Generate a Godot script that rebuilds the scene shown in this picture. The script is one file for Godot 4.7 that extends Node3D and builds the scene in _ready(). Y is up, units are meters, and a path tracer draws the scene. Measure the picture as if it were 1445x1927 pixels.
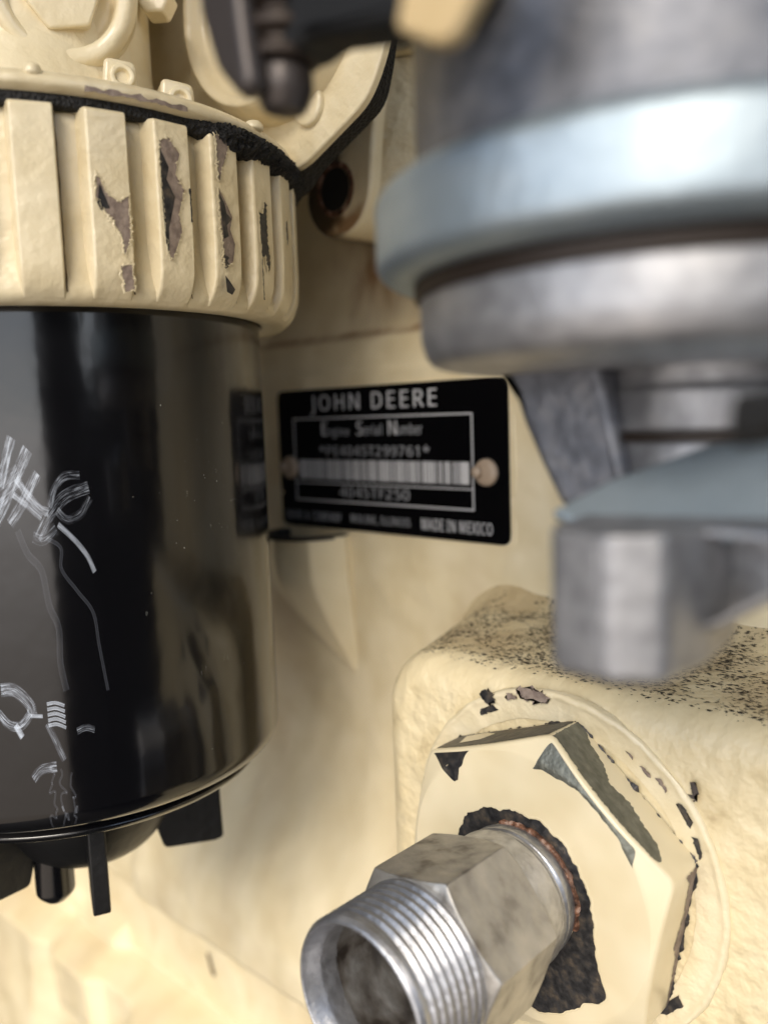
extends Node3D

# ---------------------------------------------------------------- helpers
class MB:
	var v := PackedVector3Array()
	var n := PackedVector3Array()
	var uv := PackedVector2Array()
	var c := PackedColorArray()
	var ix := PackedInt32Array()
	func add(p: Vector3, nn: Vector3, u := Vector2.ZERO, col := Color.WHITE) -> int:
		v.append(p); n.append(nn); uv.append(u); c.append(col)
		return v.size() - 1
	func tri(a: int, b: int, d: int) -> void:
		var g := (v[d] - v[a]).cross(v[b] - v[a])
		if g.dot(n[a] + n[b] + n[d]) < 0.0:
			ix.append(a); ix.append(d); ix.append(b)
		else:
			ix.append(a); ix.append(b); ix.append(d)
	func quad(a: int, b: int, d: int, e: int) -> void:
		tri(a, b, d); tri(a, d, e)

var used := {}
var M := {}

func numbered(called: String) -> String:
	if not used.has(called):
		used[called] = 0
		return called
	used[called] += 1
	return "%s_%03d" % [called, used[called]]

func thing(called: String, label: String, category: String, at: Vector3, group := "") -> Node3D:
	var o := Node3D.new()
	o.name = numbered(called)
	o.position = at
	add_child(o, true)
	o.set_meta("label", label)
	o.set_meta("category", category)
	if group:
		o.set_meta("group", group)
	return o

func origin_of(p: Node) -> Vector3:
	var at := Vector3.ZERO
	while p != self:
		at += p.position
		p = p.get_parent()
	return at

func put(called: String, b: MB, m: Material, parent: Node, label := "") -> MeshInstance3D:
	var at := origin_of(parent)
	var vv := b.v.duplicate()
	for i in vv.size():
		vv[i] -= at
	var a := []
	a.resize(Mesh.ARRAY_MAX)
	a[Mesh.ARRAY_VERTEX] = vv
	a[Mesh.ARRAY_NORMAL] = b.n
	a[Mesh.ARRAY_TEX_UV] = b.uv
	a[Mesh.ARRAY_COLOR] = b.c
	a[Mesh.ARRAY_INDEX] = b.ix
	var am := ArrayMesh.new()
	am.add_surface_from_arrays(Mesh.PRIMITIVE_TRIANGLES, a)
	am.surface_set_material(0, m)
	var o := MeshInstance3D.new()
	o.mesh = am
	var names := {}
	for k in parent.get_children():
		names[String(k.name)] = true
	var nm := called
	var q := 0
	while names.has(nm):
		q += 1
		nm = "%s_%03d" % [called, q]
	o.name = nm
	if label:
		o.set_meta("label", label)
	parent.add_child(o, true)
	return o

# a grid of points; normals from its slopes, turned away from `inside`
func grid(b: MB, nu: int, nv: int, f: Callable, wrap: bool, inside: Vector3, uvf = null, colf = null) -> void:
	var P := PackedVector3Array()
	P.resize(nu * nv)
	for j in nv:
		for i in nu:
			P[j * nu + i] = f.call(i, j)
	var N := PackedVector3Array()
	N.resize(nu * nv)
	var vote := 0.0
	for j in nv:
		for i in nu:
			var i0 := (i - 1 + nu) % nu if wrap else maxi(i - 1, 0)
			var i1 := (i + 1) % nu if wrap else mini(i + 1, nu - 1)
			var du := P[j * nu + i1] - P[j * nu + i0]
			var dv := P[mini(j + 1, nv - 1) * nu + i] - P[maxi(j - 1, 0) * nu + i]
			var nn := (du * 1000.0).cross(dv * 1000.0).normalized()
			N[j * nu + i] = nn
			vote += signf(nn.dot(P[j * nu + i] - inside))
	var s := signf(vote)
	var base := b.v.size()
	for j in nv:
		for i in nu:
			var k := j * nu + i
			b.add(P[k], N[k] * s, uvf.call(i, j) if uvf else Vector2(float(i) / nu, float(j) / nv), colf.call(P[k]) if colf else Color.WHITE)
	for j in nv - 1:
		for i in (nu if wrap else nu - 1):
			var i1 := (i + 1) % nu
			b.quad(base + j * nu + i, base + j * nu + i1, base + (j + 1) * nu + i1, base + (j + 1) * nu + i)

# rounds the corners of a line of points
func rounded(p: Array, r: float, steps := 4, closed := false) -> PackedVector2Array:
	var out := PackedVector2Array()
	var n := p.size()
	for i in n:
		var cur: Vector2 = p[i]
		if not closed and (i == 0 or i == n - 1):
			out.append(cur)
			continue
		var a: Vector2 = p[(i - 1 + n) % n] - cur
		var d: Vector2 = p[(i + 1) % n] - cur
		var rr := minf(r, minf(a.length(), d.length()) * 0.46)
		var s := cur + a.normalized() * rr
		var e := cur + d.normalized() * rr
		for k in steps + 1:
			var t := float(k) / steps
			out.append(s.lerp(cur, t).lerp(cur.lerp(e, t), t))
	return out

# profile of (radius, height) listed upwards along the outside
func lathe(b: MB, prof: PackedVector2Array, seg: int, xf: Transform3D, a0 := 0.0, a1 := TAU, wobble := 0.0, seed_ := 1) -> void:
	var m := prof.size()
	var sn := PackedVector2Array()
	for i in m - 1:
		var d := (prof[i + 1] - prof[i]) * 1000.0
		sn.append(Vector2(d.y, -d.x).normalized())
	var nz := FastNoiseLite.new()
	nz.seed = seed_
	nz.frequency = 1.0
	for i in m - 1:
		var n0 := sn[i]
		var n1 := sn[i]
		if i > 0 and sn[i].dot(sn[i - 1]) > 0.8:
			n0 = (sn[i] + sn[i - 1]).normalized()
		if i < m - 2 and sn[i].dot(sn[i + 1]) > 0.8:
			n1 = (sn[i] + sn[i + 1]).normalized()
		var base := b.v.size()
		for k in seg + 1:
			var a := a0 + (a1 - a0) * k / seg
			var q := Vector3(sin(a), 0, cos(a))
			var w0 := 1.0
			var w1 := 1.0
			if wobble > 0.0:
				w0 = 1.0 + wobble * nz.get_noise_3d(q.x * 6.0, prof[i].y * 900.0, q.z * 6.0)
				w1 = 1.0 + wobble * nz.get_noise_3d(q.x * 6.0, prof[i + 1].y * 900.0, q.z * 6.0)
			b.add(xf * (q * prof[i].x * w0 + Vector3(0, prof[i].y, 0)), xf.basis * (q * n0.x + Vector3(0, n0.y, 0)), Vector2(float(k) / seg, float(i) / m))
			b.add(xf * (q * prof[i + 1].x * w1 + Vector3(0, prof[i + 1].y, 0)), xf.basis * (q * n1.x + Vector3(0, n1.y, 0)), Vector2(float(k) / seg, float(i + 1) / m))
		for k in seg:
			var o := base + k * 2
			b.quad(o, o + 1, o + 3, o + 2)

func inset(poly: PackedVector2Array, d: float) -> PackedVector2Array:
	var out := PackedVector2Array()
	var n := poly.size()
	for i in n:
		var e0 := ((poly[i] - poly[(i - 1 + n) % n]) * 1000.0).normalized()
		var e1 := ((poly[(i + 1) % n] - poly[i]) * 1000.0).normalized()
		var n0 := Vector2(-e0.y, e0.x)
		var n1 := Vector2(-e1.y, e1.x)
		var mm := (n0 + n1).normalized()
		out.append(poly[i] + mm * d / maxf(mm.dot(n0), 0.4))
	return out

# an outline in x and y, pushed along z from z0 to z1, its edge at z1 (and z0) rounded
func prism(b: MB, poly_in: PackedVector2Array, z0: float, z1: float, bevel: float, xf := Transform3D(), back_bevel := 0.0) -> void:
	var poly := poly_in
	if Geometry2D.is_polygon_clockwise(poly):
		poly.reverse()
	var n := poly.size()
	var rings := []
	var steps := 3 if bevel > 0.0 else 0
	if back_bevel > 0.0:
		rings.append([inset(poly, back_bevel), z0, 1.2])
		rings.append([inset(poly, back_bevel * 0.3), z0 + back_bevel * 0.3, 0.8])
		rings.append([poly, z0 + back_bevel, 0.0])
	else:
		rings.append([poly, z0, 0.0])
	for k in steps + 1:
		var a := PI / 2 * k / maxi(steps, 1)
		rings.append([inset(poly, bevel * (1.0 - cos(a))), z1 - bevel + bevel * sin(a), a if bevel > 0.0 else 0.0])
	for q in rings.size() - 1:
		var pa: PackedVector2Array = rings[q][0]
		var pb: PackedVector2Array = rings[q + 1][0]
		var za: float = rings[q][1]
		var zb: float = rings[q + 1][1]
		var ta: float = rings[q][2]
		var tb: float = rings[q + 1][2]
		if back_bevel > 0.0 and q < 2:
			ta = -ta; tb = -tb
		for i in n:
			var j := (i + 1) % n
			var ed := ((poly[j] - poly[i]) * 1000.0).normalized()
			var e0 := ((poly[i] - poly[(i - 1 + n) % n]) * 1000.0).normalized()
			var e2 := ((poly[(j + 1) % n] - poly[j]) * 1000.0).normalized()
			var nn := Vector2(ed.y, -ed.x)
			var ni := (nn + Vector2(e0.y, -e0.x)).normalized() if ed.dot(e0) > 0.75 else nn
			var nj := (nn + Vector2(e2.y, -e2.x)).normalized() if ed.dot(e2) > 0.75 else nn
			var k0 := b.add(xf * Vector3(pa[i].x, pa[i].y, za), xf.basis * Vector3(ni.x * cos(ta), ni.y * cos(ta), sin(ta)))
			var k1 := b.add(xf * Vector3(pa[j].x, pa[j].y, za), xf.basis * Vector3(nj.x * cos(ta), nj.y * cos(ta), sin(ta)))
			var k2 := b.add(xf * Vector3(pb[j].x, pb[j].y, zb), xf.basis * Vector3(nj.x * cos(tb), nj.y * cos(tb), sin(tb)))
			var k3 := b.add(xf * Vector3(pb[i].x, pb[i].y, zb), xf.basis * Vector3(ni.x * cos(tb), ni.y * cos(tb), sin(tb)))
			b.quad(k0, k1, k2, k3)
	for e in [[rings[0], -1.0], [rings[-1], 1.0]]:
		var pp: PackedVector2Array = e[0][0]
		var t := Geometry2D.triangulate_polygon(pp)
		var base := b.v.size()
		for p in pp:
			b.add(xf * Vector3(p.x, p.y, e[0][1]), xf.basis * Vector3(0, 0, e[1]), p * 40.0)
		for i in t.size() / 3:
			b.tri(base + t[i * 3], base + t[i * 3 + 1], base + t[i * 3 + 2])

func tube(b: MB, path: Array, r: float, seg := 20) -> void:
	var n := path.size()
	var side := Vector3.UP
	var frames := []
	for i in n:
		var d: Vector3 = (path[mini(i + 1, n - 1)] - path[maxi(i - 1, 0)]).normalized()
		if absf(d.dot(side)) > 0.95:
			side = Vector3.RIGHT
		var x := d.cross(side).normalized()
		frames.append([x, x.cross(d).normalized()])
	var mid: Vector3 = path[n / 2]
	var base := b.v.size()
	for j in n:
		for i in seg:
			var a: float = TAU * i / seg
			var q: Vector3 = frames[j][0] * cos(a) + frames[j][1] * sin(a)
			b.add(path[j] + q * r, q, Vector2(float(i) / seg, float(j)))
	for j in n - 1:
		for i in seg:
			var i1 := (i + 1) % seg
			b.quad(base + j * seg + i, base + j * seg + i1, base + (j + 1) * seg + i1, base + (j + 1) * seg + i)
	for j in [0, n - 1]:
		var d: Vector3 = (path[0] - path[1]).normalized() if j == 0 else (path[n - 1] - path[n - 2]).normalized()
		var c0 := b.add(path[j], d)
		var ring := []
		for i in seg:
			var a: float = TAU * i / seg
			ring.append(b.add(path[j] + (frames[j][0] * cos(a) + frames[j][1] * sin(a)) * r, d))
		for i in seg:
			b.tri(c0, ring[i], ring[(i + 1) % seg])

var last_outline := PackedVector2Array()

# the lip of the paint round the flake made last
func lip(b: MB, where: Callable, width: float, high: float, scale := Vector2.ONE) -> void:
	var n := last_outline.size()
	var sp := PackedVector2Array()
	for p in last_outline:
		sp.append(p * scale)
	if Geometry2D.is_polygon_clockwise(sp):
		sp.reverse()
	var out := inset(sp, -width)
	var base := b.v.size()
	for i in n:
		var a: Array = where.call(sp[i] / scale)
		var c: Array = where.call(out[i] / scale)
		var side: Vector3 = ((c[0] - a[0]) * 1000.0).normalized()
		b.add(a[0] + a[1] * high, (a[1] * 1.2 - side * 0.5).normalized())
		b.add(c[0] + c[1] * 0.00001, (a[1] + side * 0.7).normalized())
	for i in n:
		var j := (i + 1) % n
		b.quad(base + i * 2, base + j * 2, base + j * 2 + 1, base + i * 2 + 1)

# a flake with a ragged outline laid on a surface: where() takes a 2D point to [position, normal]
func flake(b: MB, outline: Array, where: Callable, step: float, ragged: float, lift: float, seed_: int, scale := Vector2.ONE) -> void:
	var nz := FastNoiseLite.new()
	nz.seed = seed_
	nz.frequency = 1.0
	nz.fractal_octaves = 3
	var pts := PackedVector2Array()
	var n := outline.size()
	for i in n:
		var p: Vector2 = outline[i]
		var q: Vector2 = outline[(i + 1) % n]
		var k := maxi(1, int(((q - p) * scale).length() / step))
		for j in k:
			var w := p.lerp(q, float(j) / k)
			var s := w * scale / step * 0.55
			w += Vector2(nz.get_noise_2d(s.x, s.y), nz.get_noise_2d(s.x + 71.0, s.y - 33.0)) * ragged / scale
			pts.append(w)
	last_outline = pts
	var t := Geometry2D.triangulate_polygon(pts)
	if t.is_empty():
		pts = PackedVector2Array(outline)
		t = Geometry2D.triangulate_polygon(pts)
	for i in t.size() / 3:
		split(b, pts[t[i * 3]], pts[t[i * 3 + 1]], pts[t[i * 3 + 2]], where, lift, scale, step * 4.0, 0)

# lays a triangle on the surface in pieces small enough to follow it
func split(b: MB, p0: Vector2, p1: Vector2, p2: Vector2, where: Callable, lift: float, scale: Vector2, most: float, depth: int) -> void:
	var e := [((p1 - p0) * scale).length(), ((p2 - p1) * scale).length(), ((p0 - p2) * scale).length()]
	var l := maxf(e[0], maxf(e[1], e[2]))
	if l < most or depth > 7:
		var k := []
		for p in [p0, p1, p2]:
			var s: Array = where.call(p)
			k.append(b.add(s[0] + s[1] * lift, s[1], p))
		b.tri(k[0], k[1], k[2])
	elif l == e[0]:
		var m := (p0 + p1) / 2
		split(b, p0, m, p2, where, lift, scale, most, depth + 1)
		split(b, m, p1, p2, where, lift, scale, most, depth + 1)
	elif l == e[1]:
		var m := (p1 + p2) / 2
		split(b, p0, p1, m, where, lift, scale, most, depth + 1)
		split(b, p0, m, p2, where, lift, scale, most, depth + 1)
	else:
		var m := (p2 + p0) / 2
		split(b, p0, p1, m, where, lift, scale, most, depth + 1)
		split(b, m, p1, p2, where, lift, scale, most, depth + 1)

# ---------------------------------------------------------------- textures and materials
func noise_image(seed_: int, size: int, freq: float, octaves := 4, type := FastNoiseLite.TYPE_SIMPLEX_SMOOTH) -> Image:
	var nz := FastNoiseLite.new()
	nz.seed = seed_
	nz.noise_type = type
	nz.frequency = freq
	nz.fractal_octaves = octaves
	return nz.get_seamless_image(size, size)

func tinted(im: Image, stops: Array) -> ImageTexture:
	var w := im.get_width()
	var out := Image.create(w, w, false, Image.FORMAT_RGB8)
	var lut := []
	for k in 256:
		var t := k / 255.0
		var c: Color = stops[0][1]
		for s in stops.size() - 1:
			if t >= stops[s][0]:
				c = stops[s][1].lerp(stops[s + 1][1], clampf((t - stops[s][0]) / (stops[s + 1][0] - stops[s][0]), 0, 1))
		lut.append(c)
	for y in w:
		for x in w:
			out.set_pixel(x, y, lut[int(im.get_pixel(x, y).r * 255.0)])
	return ImageTexture.create_from_image(out)

func tri_mat(called: String, albedo: Texture2D, tile: float, rough: float, metal: float, bump: Image = null, relief := 0.0) -> StandardMaterial3D:
	var m := StandardMaterial3D.new()
	m.resource_name = called
	m.uv1_triplanar = true
	m.uv1_scale = Vector3.ONE / tile
	m.albedo_texture = albedo
	m.roughness = rough
	m.metallic = metal
	if bump:
		m.heightmap_enabled = true
		m.heightmap_texture = ImageTexture.create_from_image(bump)
		m.heightmap_scale = relief * 100.0
	M[called] = m
	return m

func plain_mat(called: String, c: Color, rough: float, metal := 0.0) -> StandardMaterial3D:
	var m := StandardMaterial3D.new()
	m.resource_name = called
	m.albedo_color = c
	m.roughness = rough
	m.metallic = metal
	M[called] = m
	return m

func S(r: int, g: int, b: int) -> Color:
	return Color8(r, g, b)

func make_materials() -> void:
	var fine := noise_image(3, 512, 0.018, 4)
	var lumpy := noise_image(5, 512, 0.010, 5)
	var big := noise_image(7, 512, 0.006, 3)
	var cell := noise_image(11, 512, 0.03, 2, FastNoiseLite.TYPE_CELLULAR)
	var cream_tex := tinted(big, [[0.0, S(220, 204, 167)], [0.45, S(227, 213, 179)], [1.0, S(234, 221, 190)]])
	var m := tri_mat("cream_paint", cream_tex, 0.04, 0.34, 0.0, fine, 0.0003)
	m.clearcoat_enabled = true
	m.clearcoat = 0.4
	m.clearcoat_roughness = 0.15
	m = tri_mat("smooth_cream_paint", cream_tex, 0.06, 0.33, 0.0, big, 0.00018)
	m.clearcoat_enabled = true
	m.clearcoat = 0.25
	m.clearcoat_roughness = 0.2
	m = tri_mat("cast_cream_paint", tinted(noise_image(15, 512, 0.014, 5), [[0.0, S(186, 166, 130)], [0.12, S(212, 194, 154)], [0.3, S(225, 208, 168)], [1.0, S(233, 218, 182)]]), 0.07, 0.38, 0.0, noise_image(16, 512, 0.022, 4), 0.0006)
	m.vertex_color_use_as_albedo = true
	m.clearcoat_enabled = true
	m.clearcoat = 0.2
	m.clearcoat_roughness = 0.3
	m = tri_mat("wall_paint", cream_tex, 0.06, 0.42, 0.0, big, 0.0003)
	m.vertex_color_use_as_albedo = true
	m.clearcoat_enabled = true
	m.clearcoat = 0.25
	m.clearcoat_roughness = 0.25
	m = tri_mat("lug_paint", cream_tex, 0.05, 0.4, 0.0, fine, 0.0002)
	m.vertex_color_use_as_albedo = true
	m = tri_mat("rough_cream_paint", cream_tex, 0.03, 0.45, 0.0, lumpy, 0.0011)
	tri_mat("primer", tinted(lumpy, [[0.0, S(108, 94, 86)], [0.5, S(139, 124, 114)], [1.0, S(160, 145, 132)]]), 0.012, 0.6, 0.0, fine, 0.0001)
	tri_mat("bare_iron", tinted(lumpy, [[0.0, S(34, 34, 36)], [0.5, S(62, 61, 62)], [0.75, S(84, 78, 72)], [1.0, S(110, 98, 86)]]), 0.014, 0.45, 0.45, fine, 0.00008)
	tri_mat("bare_flat", tinted(lumpy, [[0.0, S(92, 92, 84)], [0.5, S(112, 113, 104)], [1.0, S(142, 142, 132)]]), 0.012, 0.42, 0.6, fine, 0.0001)
	tri_mat("cast_aluminium", tinted(lumpy, [[0.0, S(140, 140, 143)], [0.4, S(160, 160, 163)], [0.6, S(170, 170, 173)], [1.0, S(190, 189, 190)]]), 0.022, 0.5, 0.8, fine, 0.00007)
	tri_mat("dull_aluminium", tinted(lumpy, [[0.0, S(106, 108, 114)], [0.45, S(124, 126, 133)], [0.6, S(134, 135, 141)], [1.0, S(152, 152, 155)]]), 0.022, 0.5, 0.75, fine, 0.00007)
	tri_mat("zinc_plate", tinted(big, [[0.0, S(158, 172, 182)], [1.0, S(182, 194, 202)]]), 0.03, 0.5, 0.8, fine, 0.0001)
	tri_mat("turned_steel", tinted(lumpy, [[0.0, S(150, 150, 154)], [0.5, S(184, 185, 190)], [1.0, S(208, 209, 213)]]), 0.02, 0.4, 0.9, fine, 0.00012)
	tri_mat("stained_steel", tinted(lumpy, [[0.1, S(116, 111, 106)], [0.32, S(158, 155, 151)], [0.55, S(176, 173, 168)], [0.85, S(190, 186, 180)]]), 0.034, 0.42, 0.7, fine, 0.00012)
	tri_mat("dark_stained_steel", tinted(lumpy, [[0.15, S(70, 62, 56)], [0.4, S(128, 122, 116)], [0.7, S(168, 166, 164)], [0.9, S(200, 200, 202)]]), 0.04, 0.42, 0.75, lumpy, 0.0004)
	tri_mat("rust", tinted(lumpy, [[0.1, S(44, 26, 18)], [0.42, S(98, 68, 52)], [0.6, S(128, 88, 66)], [0.72, S(164, 134, 118)], [1.0, S(196, 172, 158)]]), 0.012, 0.7, 0.2, fine, 0.0003)
	tri_mat("rubber", tinted(cell, [[0.0, S(10, 10, 11)], [1.0, S(26, 26, 28)]]), 0.012, 0.75, 0.0, cell, 0.0009)
	m = tri_mat("black_plastic", tinted(fine, [[0.0, S(16, 16, 17)], [1.0, S(24, 24, 25)]]), 0.03, 0.42, 0.0, fine, 0.0001)
	plain_mat("grime_shade", S(92, 76, 54), 0.8)  # brown for the scuff and for shade lines painted beside the ribs
	plain_mat("black_print", S(7, 7, 9), 0.25).metallic_specular = 0.3
	plain_mat("pale_print", S(196, 197, 202), 0.5)
	plain_mat("dim_print", S(150, 152, 158), 0.5)
	plain_mat("dark_hole", S(18, 13, 9), 0.8)
	plain_mat("dark_bronze", S(56, 46, 39), 0.5, 0.3)
	plain_mat("worn_dark", S(78, 72, 70), 0.42, 0.5)
	plain_mat("rivet_paint", S(166, 148, 130), 0.4)
	plain_mat("black_panel", S(14, 14, 15), 0.6)
	tri_mat("tan_bracket", tinted(big, [[0.0, S(196, 172, 128)], [1.0, S(214, 190, 146)]]), 0.05, 0.45, 0.0)

# ---------------------------------------------------------------- scene
const AX := Vector2(-0.17484, -0.08541)      # axis of the filter, x and z
const PLUG := Vector2(-0.08164, -0.0837)     # axis of the hexagon plug, x and y
const PUMP := Vector2(-0.0417, -0.0905)      # axis of the pump, x and z

func _ready() -> void:
	var cam := Camera3D.new()
	cam.name = "camera"
	cam.near = 0.005
	cam.far = 60.0
	cam.basis = Basis(Vector3(0.72848934, -0.03467349, -0.68417161), Vector3(-0.05272103, 0.99291878, -0.10645609), Vector3(0.68302546, 0.11362236, 0.72150974)).orthonormalized()
	add_child(cam)
	var lens := CameraAttributesPhysical.new()
	lens.frustum_focal_length = 24.0 / (2.0 * 963.5 / 1600.0)
	lens.frustum_near = 0.005
	lens.frustum_far = 60.0
	lens.frustum_focus_distance = 0.150
	lens.exposure_aperture = 7.0
	cam.attributes = lens
	cam.near = 0.005
	cam.far = 60.0
	var env := Environment.new()
	env.background_mode = Environment.BG_SKY
	var sm := ProceduralSkyMaterial.new()
	sm.sky_top_color = Color(0.55, 0.66, 0.80)
	sm.sky_horizon_color = Color(0.86, 0.86, 0.85)
	sm.sky_curve = 0.2
	sm.ground_horizon_color = Color(1.0, 0.98, 0.97)
	sm.ground_curve = 0.1
	sm.ground_energy_multiplier = 1.0
	sm.ground_bottom_color = Color(0.50, 0.46, 0.42)
	sm.sun_angle_max = 20.0
	var sky := Sky.new()
	sky.sky_material = sm
	env.sky = sky
	env.tonemap_mode = Environment.TONE_MAPPER_LINEAR
	env.tonemap_exposure = 3.85
	env.sdfgi_enabled = true
	env.ssao_enabled = true
	env.ssil_enabled = true
	var we := WorldEnvironment.new()
	we.name = "sky_and_air"
	we.environment = env
	add_child(we)
	var sun := DirectionalLight3D.new()
	sun.name = "sun"
	sun.light_energy = 0.34
	sun.light_color = Color(1.0, 0.96, 0.9)
	sun.light_angular_distance = 28.0
	sun.shadow_enabled = true
	add_child(sun)
	sun.look_at_from_position(Vector3(0.42, 0.64, 0.72), Vector3.ZERO)

	make_materials()
	engine_block()
	filter_head()
	locking_ring()
	canister()
	serial_plate()
	hex_plug()
	fitting()
	pump()
	dark_valve()
	light_blockers()

# ---- the cream casting behind everything
var wall_noise := FastNoiseLite.new()

func sstep(a: float, b: float, x: float) -> float:
	var t := clampf((x - a) / (b - a), 0, 1)
	return t * t * (3.0 - 2.0 * t)

func wall_z(x: float, y: float) -> float:
	var z := -0.1715
	# the band that carries the serial plate stands proud under the parting line
	z += 0.0026 * sstep(0.0226, 0.0208, y) + 0.0007 * sstep(0.0135, 0.012, y)
	# the casting swells forward towards the pan rail
	z += 0.012 * sstep(-0.075, -0.15, y) * sstep(0.1, -0.16, x + 0.03)
	# raised panel with a rounded end, the groove under it, then the rail
	z += 0.015 * sstep(-0.284, -0.258, x) * sstep(-0.1690, -0.1635, y) * sstep(-0.10, -0.16, y)
	z -= 0.005 * sstep(-0.176, -0.186, y) * sstep(-0.2140, -0.2120, y)
	z += 0.010 * sstep(-0.2125, -0.2185, y) + 0.004 * sstep(-0.2200, -0.2700, y)
	# pads cast on the rail at the left
	var d := maxf(absf(x + 0.322 + (y + 0.21) * 0.3), absf(y + 0.222))
	z += 0.005 * sstep(0.022, 0.012, d)
	d = Vector2(x + 0.262, y + 0.238).length()
	z += 0.007 * sstep(0.026, 0.016, d)
	z += 0.006 * sstep(-0.332, -0.352, x) * sstep(-0.170, -0.180, y)
	z += wall_noise.get_noise_2d(x * 1000.0, y * 1000.0) * 0.0009
	return z

func wall_tint(p: Vector3) -> Color:
	# rust run below the open hole of the lug
	var n := wall_noise.get_noise_2d(p.x * 4000.0, p.y * 1500.0)
	var under := sstep(0.024, 0.003, absf(p.x + 0.155 + n * 0.006)) * sstep(0.018, 0.040, p.y) * sstep(0.062, 0.05, p.y)
	var seam := sstep(0.0016, 0.0004, absf(p.y - 0.0222 - n * 0.0003)) * (0.55 + 0.6 * n)
	var t := clampf(under * (0.8 + 0.8 * n) + seam, 0, 1)
	t += 0.22 * clampf(wall_noise.get_noise_2d(p.x * 700.0 + 40.0, p.y * 350.0) * 2.0 - 0.1, 0, 1)
	return Color(1, 1, 1).lerp(Color(0.34, 0.16, 0.06), t * 0.8)

func boss_point(u: float, t: float) -> Vector3:
	# u runs once round the outline, t from the wall (0) to the middle of the front face (1)
	var front := -0.1290
	var back := -0.1735
	var x0 := -0.1258
	var x1 := 0.045
	var y0 := -0.215
	var y1 := -0.0492
	var corner := 0.0140
	var w := x1 - x0
	var h := y1 - y0
	# walk round a rounded rectangle
	var sx := w - 2 * corner
	var sy := h - 2 * corner
	var q := corner * PI / 2
	var total := 2 * sx + 2 * sy + 4 * q
	var s := fposmod(u, 1.0) * total
	var p := Vector2()
	var nn := Vector2()
	var segs := [[sx, Vector2(x0 + corner, y1), Vector2(1, 0)], [sy, Vector2(x1, y1 - corner), Vector2(0, -1)], [sx, Vector2(x1 - corner, y0), Vector2(-1, 0)], [sy, Vector2(x0, y0 + corner), Vector2(0, 1)]]
	for k in 4:
		if s <= segs[k][0]:
			p = segs[k][1] + segs[k][2] * s
			nn = Vector2(-segs[k][2].y, segs[k][2].x)
			break
		s -= segs[k][0]
		if s <= q:
			var d: Vector2 = segs[k][2]
			var no := Vector2(-d.y, d.x)
			var cen: Vector2 = segs[k][1] + d * segs[k][0] - no * corner
			var a := s / corner
			nn = no * cos(a) + d * sin(a)
			p = cen + nn * corner
			break
		s -= q
	var f := 0.0072
	if t < 0.62:
		var k := t / 0.62
		var z := lerpf(back, front - f, k)
		var dep := front - f - z
		var flare := 0.008 * pow(clampf(1.0 - (z - back) / 0.012, 0, 1), 2.0)
		var grow := dep * (0.20 if nn.x < 0 else 0.05) * absf(nn.x) + dep * 0.10 * maxf(nn.y, 0)
		p += nn * (grow + flare)
		return Vector3(p.x, p.y, z)
	if t < 0.88:
		var a := (t - 0.62) / 0.26 * PI / 2
		p -= nn * f * (1.0 - cos(a))
		return Vector3(p.x, p.y, front - f + f * sin(a))
	var k2 := (t - 0.88) / 0.12
	p -= nn * f
	var cen2 := Vector2((x0 + x1) / 2, (y0 + y1) / 2)
	p = p.lerp(cen2, k2)
	return Vector3(p.x, p.y, front)

func boss_tint(p: Vector3) -> Color:
	# a film of brown dust lying on the top of the boss
	var n := wall_noise.get_noise_3d(p.x * 1500.0, p.y * 1500.0, p.z * 1500.0)
	var film := sstep(-0.060, -0.052, p.y) * sstep(-0.131, -0.138, p.z) * clampf(0.45 + 1.2 * n, 0.0, 1.0)
	return Color(1, 1, 1).lerp(Color(0.50, 0.40, 0.29), film * 0.55)

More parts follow.
